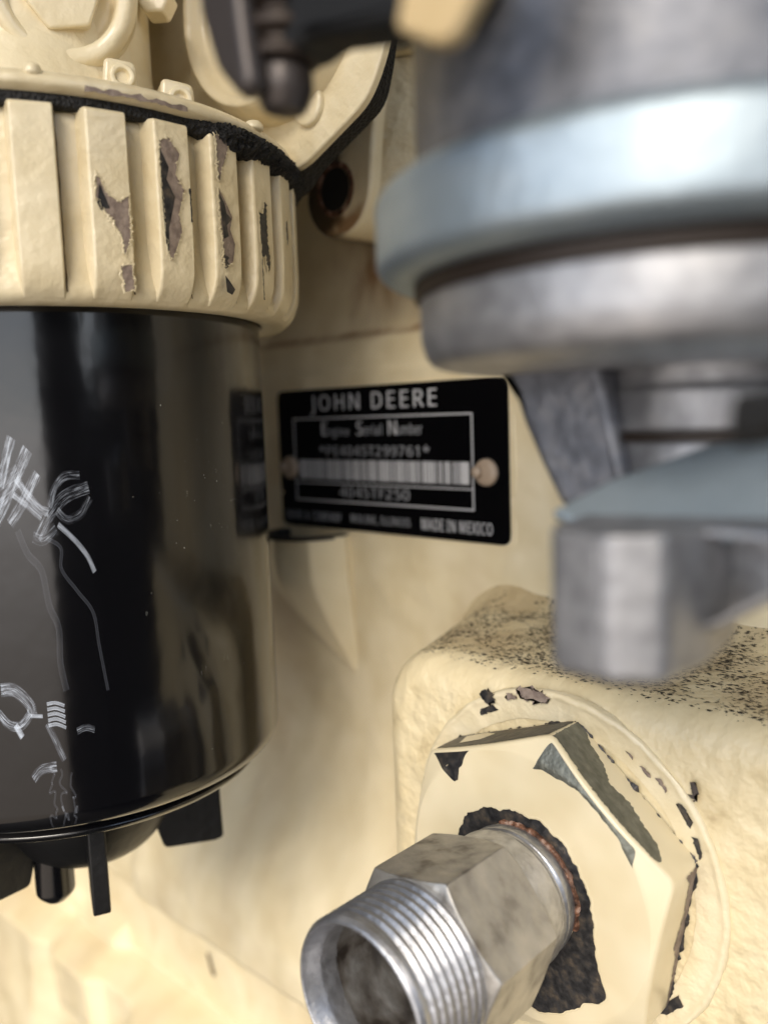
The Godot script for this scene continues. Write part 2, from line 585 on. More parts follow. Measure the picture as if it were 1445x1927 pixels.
func engine_block() -> void:
	wall_noise.seed = 21
	wall_noise.frequency = 0.03
	wall_noise.fractal_octaves = 4
	var t := thing("engine_block", "large cream painted cast iron engine block behind the filter and the plug", "engine block", Vector3(-0.2, -0.36, -0.17))
	var b := MB.new()
	var nu := 440
	var nv := 560
	grid(b, nu, nv, func(i, j):
		var x := lerpf(-0.54, 0.06, float(i) / (nu - 1))
		var y := lerpf(-0.36, 0.13, float(j) / (nv - 1))
		return Vector3(x, y, wall_z(x, y)), false, Vector3(-0.2, -0.1, -5), null, wall_tint)
	put("wall", b, M.wall_paint, t)
	# dark scuff in the groove above the rail
	b = MB.new()
	flake(b, [Vector2(-0.2478, -0.1905), Vector2(-0.2462, -0.1902), Vector2(-0.2446, -0.1945), Vector2(-0.2432, -0.1985), Vector2(-0.2448, -0.1988), Vector2(-0.2464, -0.1950)], func(p): return [Vector3(p.x, p.y, wall_z(p.x, p.y)), Vector3(0, 0, 1)], 0.0006, 0.0012, 0.0004, 17)
	put("scuff", b, M.grime_shade, t)
	# the block-shaped boss that the hexagon plug is screwed into
	b = MB.new()
	grid(b, 420, 120, func(i, j): return boss_point(float(i) / 420, float(j) / 119), true, Vector3(-0.05, -0.12, -0.16), null, boss_tint)
	var boss := put("port_boss", b, M.cast_cream_paint, t)
	b = MB.new()
	var xf := Transform3D(Basis(Vector3.RIGHT, PI / 2), Vector3(PLUG.x, PLUG.y, -0.129))
	lathe(b, rounded([Vector2(0.0327, -0.001), Vector2(0.0326, 0.0004), Vector2(0.0319, 0.0008), Vector2(0.0309, 0.0004), Vector2(0.027, 0.0003)], 0.0005), 120, xf, 0, TAU, 0.012, 5)
	put("spot_face_ring", b, M.cream_paint, boss)
	# flecks of rust on top of the boss
	var mm := MultiMesh.new()
	mm.transform_format = MultiMesh.TRANSFORM_3D
	var fb := MB.new()
	var c0 := fb.add(Vector3(0, 0.00006, 0), Vector3.UP)
	var rim := []
	for k in 8:
		var a := TAU * k / 8
		var rr: float = [1.0, 0.7, 1.1, 0.6, 0.9, 0.75, 1.15, 0.65][k]
		rim.append(fb.add(Vector3(cos(a) * rr, 0.00004, sin(a) * rr), Vector3.UP))
	for k in 8:
		fb.tri(c0, rim[k], rim[(k + 1) % 8])
	var ar := []
	ar.resize(Mesh.ARRAY_MAX)
	ar[Mesh.ARRAY_VERTEX] = fb.v
	ar[Mesh.ARRAY_NORMAL] = fb.n
	ar[Mesh.ARRAY_INDEX] = fb.ix
	var am := ArrayMesh.new()
	am.add_surface_from_arrays(Mesh.PRIMITIVE_TRIANGLES, ar)
	am.surface_set_material(0, plain_mat("fleck", S(56, 47, 38), 0.7))
	mm.mesh = am
	var rng := RandomNumberGenerator.new()
	rng.seed = 77
	var list := []
	var at := origin_of(boss)
	while list.size() < 9500:
		var u := rng.randf_range(-0.03, 0.24)
		var tt := rng.randf_range(0.02, 0.84)
		var p := boss_point(u, tt)
		if p.x > -0.02:
			continue
		var dens := wall_noise.get_noise_3d(p.x * 2500.0, p.y * 2500.0, p.z * 2500.0) * 1.3 + 0.5
		dens *= sstep(0.74, 0.56, tt) * sstep(0.03, 0.2, tt) * sstep(-0.022, 0.006, u)
		if rng.randf() > dens:
			continue
		var du := boss_point(u + 0.002, tt) - boss_point(u - 0.002, tt)
		var dt := boss_point(u, tt + 0.004) - boss_point(u, tt - 0.004)
		var nn := (du * 1000.0).cross(dt * 1000.0).normalized()
		if nn.y < 0 and nn.z < 0:
			nn = -nn
		if nn.dot(p - Vector3(-0.04, -0.13, -0.16)) < 0:
			nn = -nn
		var xa := (du.normalized() + dt.normalized() * rng.randf_range(-0.5, 0.25)).normalized()
		var za := xa.cross(nn).normalized()
		var l := 0.00014 + 0.00056 * pow(rng.randf(), 2.0)
		var wd := l * rng.randf_range(0.22, 0.42)
		list.append(Transform3D(Basis(xa * l, nn, za * wd), p - at))
	mm.instance_count = list.size()
	for k in list.size():
		mm.set_instance_transform(k, list[k])
	var mi := MultiMeshInstance3D.new()
	mi.name = "rust_flecks"
	mi.multimesh = mm
	mi.set_meta("kind", "stuff")
	boss.add_child(mi, true)
	# lug with an open bolt hole, upper middle
	var L := PackedVector2Array()
	for k in 13:
		var a := PI + PI * k / 12
		L.append(Vector2(-0.1540, 0.0545) + Vector2(cos(a) * 0.0112, sin(a) * 0.0112))
	L.append_array(PackedVector2Array([Vector2(-0.1412, 0.066), Vector2(-0.1385, 0.08), Vector2(-0.1385, 0.087), Vector2(-0.168, 0.087), Vector2(-0.1665, 0.07)]))
	# face with the hole cut through
	var hole := PackedVector2Array()
	for k in 28:
		hole.append(Vector2(-0.1545, 0.0550) + Vector2(cos(TAU * k / 28), sin(TAU * k / 28)) * 0.0053)
	var lug := CSGPolygon3D.new()
	b = MB.new()
	prism(b, L, -0.176, -0.150, 0.0012)
	lug.free()
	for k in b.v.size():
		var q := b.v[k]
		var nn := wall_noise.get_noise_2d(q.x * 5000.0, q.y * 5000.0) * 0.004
		var grime_shade := sstep(-0.1475, -0.1545, q.x + nn - (q.y - 0.05) * 0.12)  # left side darkened: shade of the plate painted in, with some grime
		b.c[k] = Color(1, 1, 1).lerp(Color(0.10, 0.06, 0.035), grime_shade * 0.95)
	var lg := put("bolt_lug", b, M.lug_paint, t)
	b = MB.new()
	grid(b, 40, 60, func(i, j):
		var y := lerpf(0.0445, 0.0862, j / 59.0)
		var c := 0.0105
		var half := c if y > 0.0545 else sqrt(maxf(c * c - pow(y - 0.0545, 2.0), 0.0))
		var xr := -0.1540 + half if y < 0.0545 else lerpf(-0.1436, -0.1392, sstep(0.0545, 0.082, y))
		var xl := -0.1540 - half if y < 0.0545 else -0.1640
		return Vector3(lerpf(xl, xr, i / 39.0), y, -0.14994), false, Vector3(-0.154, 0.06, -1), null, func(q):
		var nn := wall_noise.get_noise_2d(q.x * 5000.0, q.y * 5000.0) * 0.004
		var grime_shade := sstep(-0.1500, -0.1565, q.x + nn - (q.y - 0.055) * 0.22)  # plate shade and some grime painted on the left of the face
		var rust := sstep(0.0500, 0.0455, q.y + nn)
		return Color(1, 1, 1).lerp(Color(0.42, 0.22, 0.09), rust * 0.8).lerp(Color(0.05, 0.035, 0.025), grime_shade * 0.96))
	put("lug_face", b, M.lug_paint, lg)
	b = MB.new()
	lathe(b, rounded([Vector2(0.0048, 0.0002), Vector2(0.0066, 0.0002), Vector2(0.0063, 0.0006), Vector2(0.0053, 0.0006), Vector2(0.0050, 0.0002)], 0.0002), 40, Transform3D(Basis(Vector3.RIGHT, PI / 2), Vector3(-0.1545, 0.055, -0.1503)), 0, TAU, 0.02, 3)
	put("hole_rim", b, M.rust, lg)
	b = MB.new()
	lathe(b, PackedVector2Array([Vector2(0.0051, 0.0004), Vector2(0.0, 0.0004)]), 40, Transform3D(Basis(Vector3.RIGHT, PI / 2), Vector3(-0.1545, 0.055, -0.1502)))
	put("bolt_hole", b, M.dark_hole, lg)
	# rough flank right of the lug
	b = MB.new()
	grid(b, 40, 60, func(i, j):
		var k := float(i) / 39
		var y := lerpf(0.036, 0.0815, float(j) / 59)
		var x0 := lerpf(-0.1455, -0.1392, float(j) / 59)
		var lift := sstep(0.036, 0.05, y)
		return Vector3(lerpf(x0, -0.118, k), y, lerpf(lerpf(-0.172, -0.1535, lift), -0.172, pow(k, 1.3))), false, Vector3(-0.15, 0.06, -1))
	put("rough_flank", b, M.rough_cream_paint, lg)
	b = MB.new()
	prism(b, PackedVector2Array([Vector2(-0.1392, 0.0818), Vector2(-0.118, 0.0818), Vector2(-0.118, 0.11), Vector2(-0.1392, 0.11)]), -0.175, -0.1528, 0.0012)
	put("lug_shoulder", b, M.smooth_cream_paint, lg)
	# column under the plate with a hole in its top
	b = MB.new()
	var col := []
	for k in 8:
		col.append(Vector2(cos(TAU * k / 8.0 + 0.12), sin(TAU * k / 8.0 + 0.12)))
	var cr := rounded(col, 0.07, 3, true)
	var ncr := cr.size()
	grid(b, ncr, 30, func(i, j):
		var sl := float(j) / 29
		var y := lerpf(-0.0338, -0.0760, sl)
		var r := 0.0158 * (1.0 - pow(maxf(sl - 0.30, 0.0) / 0.70, 1.25) * 0.97)
		return Vector3(-0.1720 - r + cr[i].x * r, y, -0.1665 + cr[i].y * r * 0.8 - 0.003 * sl), true, Vector3(-0.172, -0.05, -0.167))
	var cm := put("drilled_column", b, M.smooth_cream_paint, t)
	b = MB.new()
	lathe(b, PackedVector2Array([Vector2(0.0145, -0.0005), Vector2(0.0140, 0.0004), Vector2(0.0112, 0.0004), Vector2(0.0108, -0.006), Vector2(0.0, -0.006)]), 40, Transform3D(Basis(), Vector3(-0.1875, -0.0339, -0.1665)))
	put("column_top", b, M.dark_hole, cm)

# ---- filter head above the ring
func filter_head() -> void:
	var t := thing("filter_head", "cream painted cast filter head with round ports above the ribbed ring", "filter head", Vector3(AX.x, 0.05, AX.y))
	var ax := Transform3D(Basis(), Vector3(AX.x, 0, AX.y))
	var b := MB.new()
	lathe(b, rounded([Vector2(0.030, 0.0504), Vector2(0.0505, 0.0502), Vector2(0.0522, 0.0510), Vector2(0.0522, 0.0522), Vector2(0.0505, 0.0535), Vector2(0.040, 0.0560), Vector2(0.026, 0.060), Vector2(0.0235, 0.070), Vector2(0.0235, 0.13), Vector2(0.0, 0.13)], 0.0012, 4), 160, ax)
	put("head_body", b, M.cream_paint, t)
	b = MB.new()
	prism(b, rounded([Vector2(-0.245, 0.100), Vector2(-0.142, 0.100), Vector2(-0.134, 0.110), Vector2(-0.134, 0.165), Vector2(-0.245, 0.165)], 0.008, 4, true), -0.150, -0.045, 0.006, Transform3D(), 0.006)
	put("head_shade_block", b, M.cream_paint, t)  # block added out of view to cast shade on the wall below
	# mounting plate behind, its right edge slanting up
	b = MB.new()
	var P := rounded([Vector2(-0.215, 0.052), Vector2(-0.1335, 0.0500), Vector2(-0.1148, 0.0580), Vector2(-0.1105, 0.0640), Vector2(-0.1070, 0.0730), Vector2(-0.104, 0.10), Vector2(-0.104, 0.13), Vector2(-0.215, 0.13)], 0.004, 4, true)
	prism(b, P, -0.1216, -0.120, 0.0005)
	var pl := put("mounting_plate", b, M.cream_paint, t)
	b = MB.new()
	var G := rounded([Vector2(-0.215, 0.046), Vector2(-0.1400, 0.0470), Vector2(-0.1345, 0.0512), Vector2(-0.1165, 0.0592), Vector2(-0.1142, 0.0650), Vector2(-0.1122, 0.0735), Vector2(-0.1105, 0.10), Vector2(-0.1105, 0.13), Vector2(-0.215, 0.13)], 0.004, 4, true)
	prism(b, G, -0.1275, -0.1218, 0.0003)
	put("gap_shade_sheet", b, M.rubber, pl)  # black sheet standing in for the shade in the gap behind the plate
	b = MB.new()
	lathe(b, rounded([Vector2(0.0041, -0.001), Vector2(0.0041, 0.0010), Vector2(0.0036, 0.0014), Vector2(0.0, 0.0014)], 0.0004), 40, Transform3D(Basis(Vector3.RIGHT, PI / 2), Vector3(-0.1297, 0.0613, -0.1200)))
	put("dowel_plug", b, M.cream_paint, pl)
	# broad raised ring round the right port
	b = MB.new()
	lathe(b, rounded([Vector2(0.0235, 0.0), Vector2(0.0228, 0.006), Vector2(0.0212, 0.0095), Vector2(0.0196, 0.0085), Vector2(0.0190, 0.006), Vector2(0.0165, 0.005), Vector2(0.016, -0.001), Vector2(0.0, -0.001)], 0.0012), 120, Transform3D(Basis(Vector3.RIGHT, PI / 2), Vector3(-0.1375, 0.0832, -0.1205)))
	put("port_ring", b, M.cream_paint, t)
	# round boss with a plug, upper left, axis towards the open side
	var dir := Vector3(0.86, -0.22, 0.46).normalized()
	var yx := Basis(Quaternion(Vector3.UP, dir))
	var cen := Vector3(-0.1488, 0.0769, -0.0791)
	b = MB.new()
	lathe(b, rounded([Vector2(0.0142, -0.028), Vector2(0.0132, -0.002), Vector2(0.0118, 0.0), Vector2(0.0095, -0.0006), Vector2(0.0090, -0.005), Vector2(0.0, -0.005)], 0.0010), 80, Transform3D(yx, cen))
	var bs := put("port_boss", b, M.cream_paint, t)
	b = MB.new()
	var hx := []
	for k in 6:
		hx.append(Vector2(cos(TAU * k / 6 + 0.2), sin(TAU * k / 6 + 0.2)) * 0.0072)
	prism(b, rounded(hx, 0.0008, 3, true), -0.005, -0.0005, 0.0006, Transform3D(yx * Basis(Vector3.RIGHT, -PI / 2), cen))
	put("port_plug", b, M.cream_paint, bs)
	# bolt head between the ports
	b = MB.new()
	hx = []
	for k in 6:
		hx.append(Vector2(cos(TAU * k / 6), sin(TAU * k / 6)) * 0.0036)
	prism(b, rounded(hx, 0.0006, 3, true), -0.005, 0.0, 0.0006, Transform3D(Basis(Vector3.UP, 0.7), Vector3(-0.1500, 0.0822, -0.0985)))
	put("bolt_head", b, M.cream_paint, t)
	# two small cast lugs standing on the rim, and a bump
	for q in [[Vector3(-0.1415, 0.0610, -0.0850), 1.05, 0.0034], [Vector3(-0.1380, 0.0585, -0.0945), 1.15, 0.0036]]:
		b = MB.new()
		var h: float = q[2]
		var sq := rounded([Vector2(-h, -0.005), Vector2(h, -0.005), Vector2(h * 0.9, h * 0.9), Vector2(-h * 0.7, h * 1.1)], 0.0012, 3, true)
		var xf := Transform3D(Basis(Vector3.UP, q[1]), q[0])
		prism(b, sq, -0.012, 0.0, 0.0009, xf)
		var lg := put("cast_lug", b, M.cream_paint, t)
		b = MB.new()
		lathe(b, rounded([Vector2(0.0024, -0.0004), Vector2(0.0021, 0.0009), Vector2(0.0013, 0.0009), Vector2(0.0010, -0.0001), Vector2(0.0, -0.0001)], 0.0003), 28, Transform3D(xf.basis * Basis(Vector3.RIGHT, PI / 2), xf * Vector3(0.0006, 0.0002, 0)))
		put("lug_eye", b, M.cream_paint, lg)
	for q in [[110.0, 0.0528, 0.0016], [64.0, 0.0530, 0.0012]]:
		b = MB.new()
		var a: float = deg_to_rad(q[0])
		lathe(b, rounded([Vector2(0.0, -0.0012), Vector2(q[2] * 1.2, -0.0006), Vector2(q[2], 0.0008), Vector2(0.0, 0.0013)], 0.0006), 24, Transform3D(Basis(), Vector3(AX.x + sin(a) * 0.0512, q[1], AX.y + cos(a) * 0.0512)))
		put("cast_bump", b, M.cream_paint, t)
	# worn line along the lower edge of the rim
	b = MB.new()
	var ln := []
	for k in 13:
		ln.append(Vector2(72.0 + k * 1.55, 0.0506 + 0.0001 * sin(k * 1.7)))
	for k in 13:
		ln.append(Vector2(72.0 + (12 - k) * 1.55, 0.0513 + 0.0003 * sin(k * 2.3)))
	flake(b, ln, func(p): return ring_at(p, 0.0521), 0.5, 0.25, 0.00018, 9, Vector2(0.9, 1000.0))
	put("worn_edge", b, M.primer, t)
	# torn rubber seal in the gap
	var s := thing("rubber_seal", "torn black rubber seal squeezed between the filter head and the ring", "seal", Vector3(AX.x, 0.0485, AX.y))
	b = MB.new()
	var nz := FastNoiseLite.new()
	nz.seed = 4
	nz.frequency = 1.0
	nz.fractal_octaves = 4
	var nu := 900
	grid(b, nu, 26, func(i, j):
		var a: float = TAU * i / nu
		var deg := rad_to_deg(a)
		var torn := sstep(90.0, 104.0, deg) * sstep(165.0, 150.0, deg)
		var f: float = TAU * j / 25
		var q := Vector3(sin(a), 0, cos(a))
		var e := nz.get_noise_3d(deg * 1.3, cos(f) * 2.0, sin(f) * 2.0)
		var r := 0.0012 + torn * (0.0014 + 0.0018 * e)
		var rr := 0.0496 + torn * 0.0012 + cos(f) * r
		return Vector3(AX.x, 0.0494 - torn * 0.0006 + sin(f) * minf(r, 0.0026), AX.y) + q * rr, true, Vector3(AX.x, 0.0494, AX.y))
	put("seal_body", b, M.rubber, s)

func ring_at(p: Vector2, r: float) -> Array:
	var a := deg_to_rad(p.x)
	var q := Vector3(sin(a), 0, cos(a))
	return [Vector3(AX.x, p.y, AX.y) + q * r, q]

# ---- ribbed collar
func locking_ring() -> void:
	var t := thing("locking_ring", "cream painted ribbed locking ring with chipped paint, above the black canister", "locking ring", Vector3(AX.x, 0.018, AX.y))
	var ax := Transform3D(Basis(), Vector3(AX.x, 0, AX.y))
	var b := MB.new()
	lathe(b, rounded([Vector2(0.0432, 0.0210), Vector2(0.0434, 0.0196), Vector2(0.0466, 0.0190), Vector2(0.0484, 0.0194), Vector2(0.0494, 0.0203), Vector2(0.0498, 0.0215), Vector2(0.0494, 0.0240), Vector2(0.0488, 0.0295), Vector2(0.0488, 0.0484), Vector2(0.0475, 0.0488), Vector2(0.044, 0.0488), Vector2(0.0432, 0.0455)], 0.0009, 4), 200, ax)
	put("ring_body", b, M.cream_paint, t)
	for k in 30:
		var right := deg_to_rad(66.75 + 12.0 * k)
		var left := right - deg_to_rad(6.9)
		b = MB.new()
		var outer := [Vector2(0.0480, 0.0198), Vector2(0.0490, 0.0198), Vector2(0.0506, 0.0214), Vector2(0.0517, 0.0242), Vector2(0.0520, 0.0290), Vector2(0.0520, 0.0487), Vector2(0.0480, 0.0487)]
		var pr := rounded(outer, 0.0010, 3, true)
		# cross sections from the left foot over the crown to the right foot
		var cs := []
		for e in [[left - 0.030, 0.0], [left - 0.022, 0.22], [left - 0.015, 0.50], [left - 0.005, 0.90], [left - 0.001, 0.97], [left + 0.006, 1.0], [right - 0.007, 1.0], [right - 0.002, 0.93], [right + 0.001, 0.6], [right + 0.003, 0.0]]:
			cs.append(e)
		var npr := pr.size()
		var flat_r := cos((right - left) / 2)
		var mid := (left + right) / 2
		grid(b, npr, cs.size(), func(i, j):
			var a: float = cs[j][0]
			var r := lerpf(0.0479, pr[i].x, cs[j][1])
			var y := pr[i].y
			return Vector3(AX.x + sin(a) * r, y, AX.y + cos(a) * r), true, Vector3(AX.x + sin(mid) * 0.0478, 0.034, AX.y + cos(mid) * 0.0478))
		var rib := put("rib", b, M.cream_paint, t)
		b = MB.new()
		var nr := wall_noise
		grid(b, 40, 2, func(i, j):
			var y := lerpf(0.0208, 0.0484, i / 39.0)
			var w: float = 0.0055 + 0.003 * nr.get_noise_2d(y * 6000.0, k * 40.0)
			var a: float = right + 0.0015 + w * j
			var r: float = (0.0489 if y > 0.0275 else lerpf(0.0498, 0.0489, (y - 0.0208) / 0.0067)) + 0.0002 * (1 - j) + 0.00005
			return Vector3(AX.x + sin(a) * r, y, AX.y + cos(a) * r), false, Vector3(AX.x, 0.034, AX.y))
		put("rib_shade_line", b, M.grime_shade, rib)  # dark strip painting the shade at the right foot of the rib
	var sc := Vector2(0.9, 1000.0)
	var on := func(p): return ring_at(p, 0.05205)
	# bare patches: primer, and iron in the middle of it
	var patches := [
		[[Vector2(72.6, 0.0352), Vector2(73.0, 0.0388), Vector2(74.2, 0.0360), Vector2(76.2, 0.0347), Vector2(78.1, 0.0356), Vector2(78.0, 0.0292), Vector2(76.8, 0.0264), Vector2(76.6, 0.0290), Vector2(75.2, 0.0318), Vector2(74.0, 0.0330)], true],
		[[Vector2(76.0, 0.0248), Vector2(78.0, 0.0252), Vector2(78.2, 0.0212), Vector2(76.5, 0.0208), Vector2(76.3, 0.0222)], true],
		[[Vector2(84.4, 0.0452), Vector2(86.4, 0.0458), Vector2(88.4, 0.0436), Vector2(87.3, 0.0402), Vector2(89.0, 0.0380), Vector2(87.6, 0.0342), Vector2(88.0, 0.0312), Vector2(85.7, 0.0264), Vector2(84.9, 0.0280), Vector2(84.5, 0.0350)], true],
		[[Vector2(96.9, 0.0484), Vector2(100.6, 0.0484), Vector2(99.2, 0.0448), Vector2(98.0, 0.0430), Vector2(97.4, 0.0405), Vector2(97.0, 0.0420)], true],
		[[Vector2(96.9, 0.0396), Vector2(98.6, 0.0376), Vector2(100.2, 0.0352), Vector2(99.4, 0.0330), Vector2(100.6, 0.0306), Vector2(99.8, 0.0276), Vector2(98.6, 0.0268), Vector2(97.4, 0.0262), Vector2(97.1, 0.0330)], true],
		[[Vector2(108.8, 0.0376), Vector2(110.4, 0.0372), Vector2(111.3, 0.0400), Vector2(112.0, 0.0394), Vector2(111.7, 0.0340), Vector2(112.4, 0.0288), Vector2(111.5, 0.0270), Vector2(110.6, 0.0300), Vector2(109.2, 0.0292)], false],
		[[Vector2(121.6, 0.0380), Vector2(122.8, 0.0384), Vector2(123.2, 0.0352), Vector2(122.4, 0.0330), Vector2(121.8, 0.0352)], false]]
	var k2 := 0
	for q in patches:
		b = MB.new()
		flake(b, q[0], on, 0.22, 0.55, 0.00006, 40 + k2, sc)
		var chip := put("paint_chip", b, M.primer if q[1] else M.bare_iron, t)
		b = MB.new()
		lip(b, on, 0.22, 0.00016, sc)
		put("paint_edge", b, M.smooth_cream_paint, chip)
		k2 += 1
	for o in [[Vector2(72.7, 0.0342), Vector2(73.3, 0.0372), Vector2(74.8, 0.0336), Vector2(73.2, 0.0332)],
			[Vector2(84.4, 0.0440), Vector2(86.0, 0.0412), Vector2(85.4, 0.0392), Vector2(86.9, 0.0366), Vector2(86.3, 0.0345), Vector2(85.3, 0.0315), Vector2(85.1, 0.0276), Vector2(84.6, 0.0290), Vector2(84.3, 0.0360)],
			[Vector2(97.0, 0.0388), Vector2(98.2, 0.0372), Vector2(98.6, 0.0356), Vector2(100.0, 0.0348), Vector2(98.5, 0.0336), Vector2(98.9, 0.0318), Vector2(97.6, 0.0312)],
			[Vector2(97.4, 0.0250), Vector2(98.3, 0.0243), Vector2(99.9, 0.0228), Vector2(99.0, 0.0218), Vector2(97.6, 0.0222)],
			[Vector2(97.5, 0.0286), Vector2(98.4, 0.0280), Vector2(98.2, 0.0262), Vector2(97.6, 0.0262)],
			[Vector2(97.8, 0.0482), Vector2(100.2, 0.0483), Vector2(99.0, 0.0472)]]:
		b = MB.new()
		flake(b, o, on, 0.22, 0.5, 0.00012, 60 + k2, sc)
		put("bare_patch", b, M.bare_iron, t)
		k2 += 1
	# thin worn lines along two rib edges
	for o in [[109.0, 0.0292, 0.0218], [90.0, 0.0385, 0.0330]]:
		b = MB.new()
		flake(b, [Vector2(o[0], o[1]), Vector2(o[0] + 0.35, o[1]), Vector2(o[0] + 0.4, o[2]), Vector2(o[0] + 0.1, o[2])], on, 0.3, 0.22, 0.0001, int(o[0]), sc)
		put("worn_line", b, M.bare_iron, t)

# ---- black canister
func brush(im: Image, pts: Array, width: float, bright: float, streak: float, seed_: int) -> void:
	# points in degrees and millimetres; the paint pen leaves fine streaks along its way
	var nz := FastNoiseLite.new()
	nz.seed = seed_
	nz.frequency = 1.0
	var w := im.get_width()
	var h := im.get_height()
	var curve := Curve2D.new()
	for i in pts.size():
		var p: Vector2 = pts[i]
		var q := Vector2((p.x - 30.0) / 110.0 * w, (22.0 - p.y) / 98.0 * h)
		var a: Vector2 = pts[maxi(i - 1, 0)]
		var d: Vector2 = pts[mini(i + 1, pts.size() - 1)]
		var tg := Vector2((d.x - a.x) / 110.0 * w, -(d.y - a.y) / 98.0 * h) / 6.0
		curve.add_point(q, -tg, tg)
	var ln := curve.get_baked_length()
	var wpx := width / 98.0 * h
	var steps := int(ln * 1.6) + 2
	for s in steps:
		var d := ln * s / (steps - 1)
		var p := curve.sample_baked(d)
		var tg := (curve.sample_baked(minf(d + 1.0, ln)) - curve.sample_baked(maxf(d - 1.0, 0.0))).normalized()
		var no := Vector2(-tg.y, tg.x)
		var across := int(wpx * 1.5) + 1
		for k in across + 1:
			var f := (float(k) / across - 0.5) * 2.0
			var e := nz.get_noise_2d(f * wpx * 0.30 + 9.0, d * 0.006) * 0.5 + 0.5
			var patchy := nz.get_noise_2d(d * 0.018 + 50.0, f * 1.6) * 0.5 + 0.5
			var edge := pow(absf(f), 3.0)
			var val := bright * lerpf(1.0, smoothstep(0.42, 0.75, e), streak) * lerpf(1.0, clampf(patchy * 2.6 - 0.55, 0.0, 1.5), streak * 0.85)
			val *= (1.0 - edge * 0.6) if streak > 0.3 else (0.55 + 0.45 * edge)
			var x := int(p.x + no.x * f * wpx * 0.5)
			var y := int(p.y + no.y * f * wpx * 0.5)
			if x < 0 or y < 0 or x >= w or y >= h:
				continue
			var c := im.get_pixel(x, y)
			var t := clampf(val, 0, 1)
			im.set_pixel(x, y, c.lerp(Color(0.80, 0.84, 0.90), t))

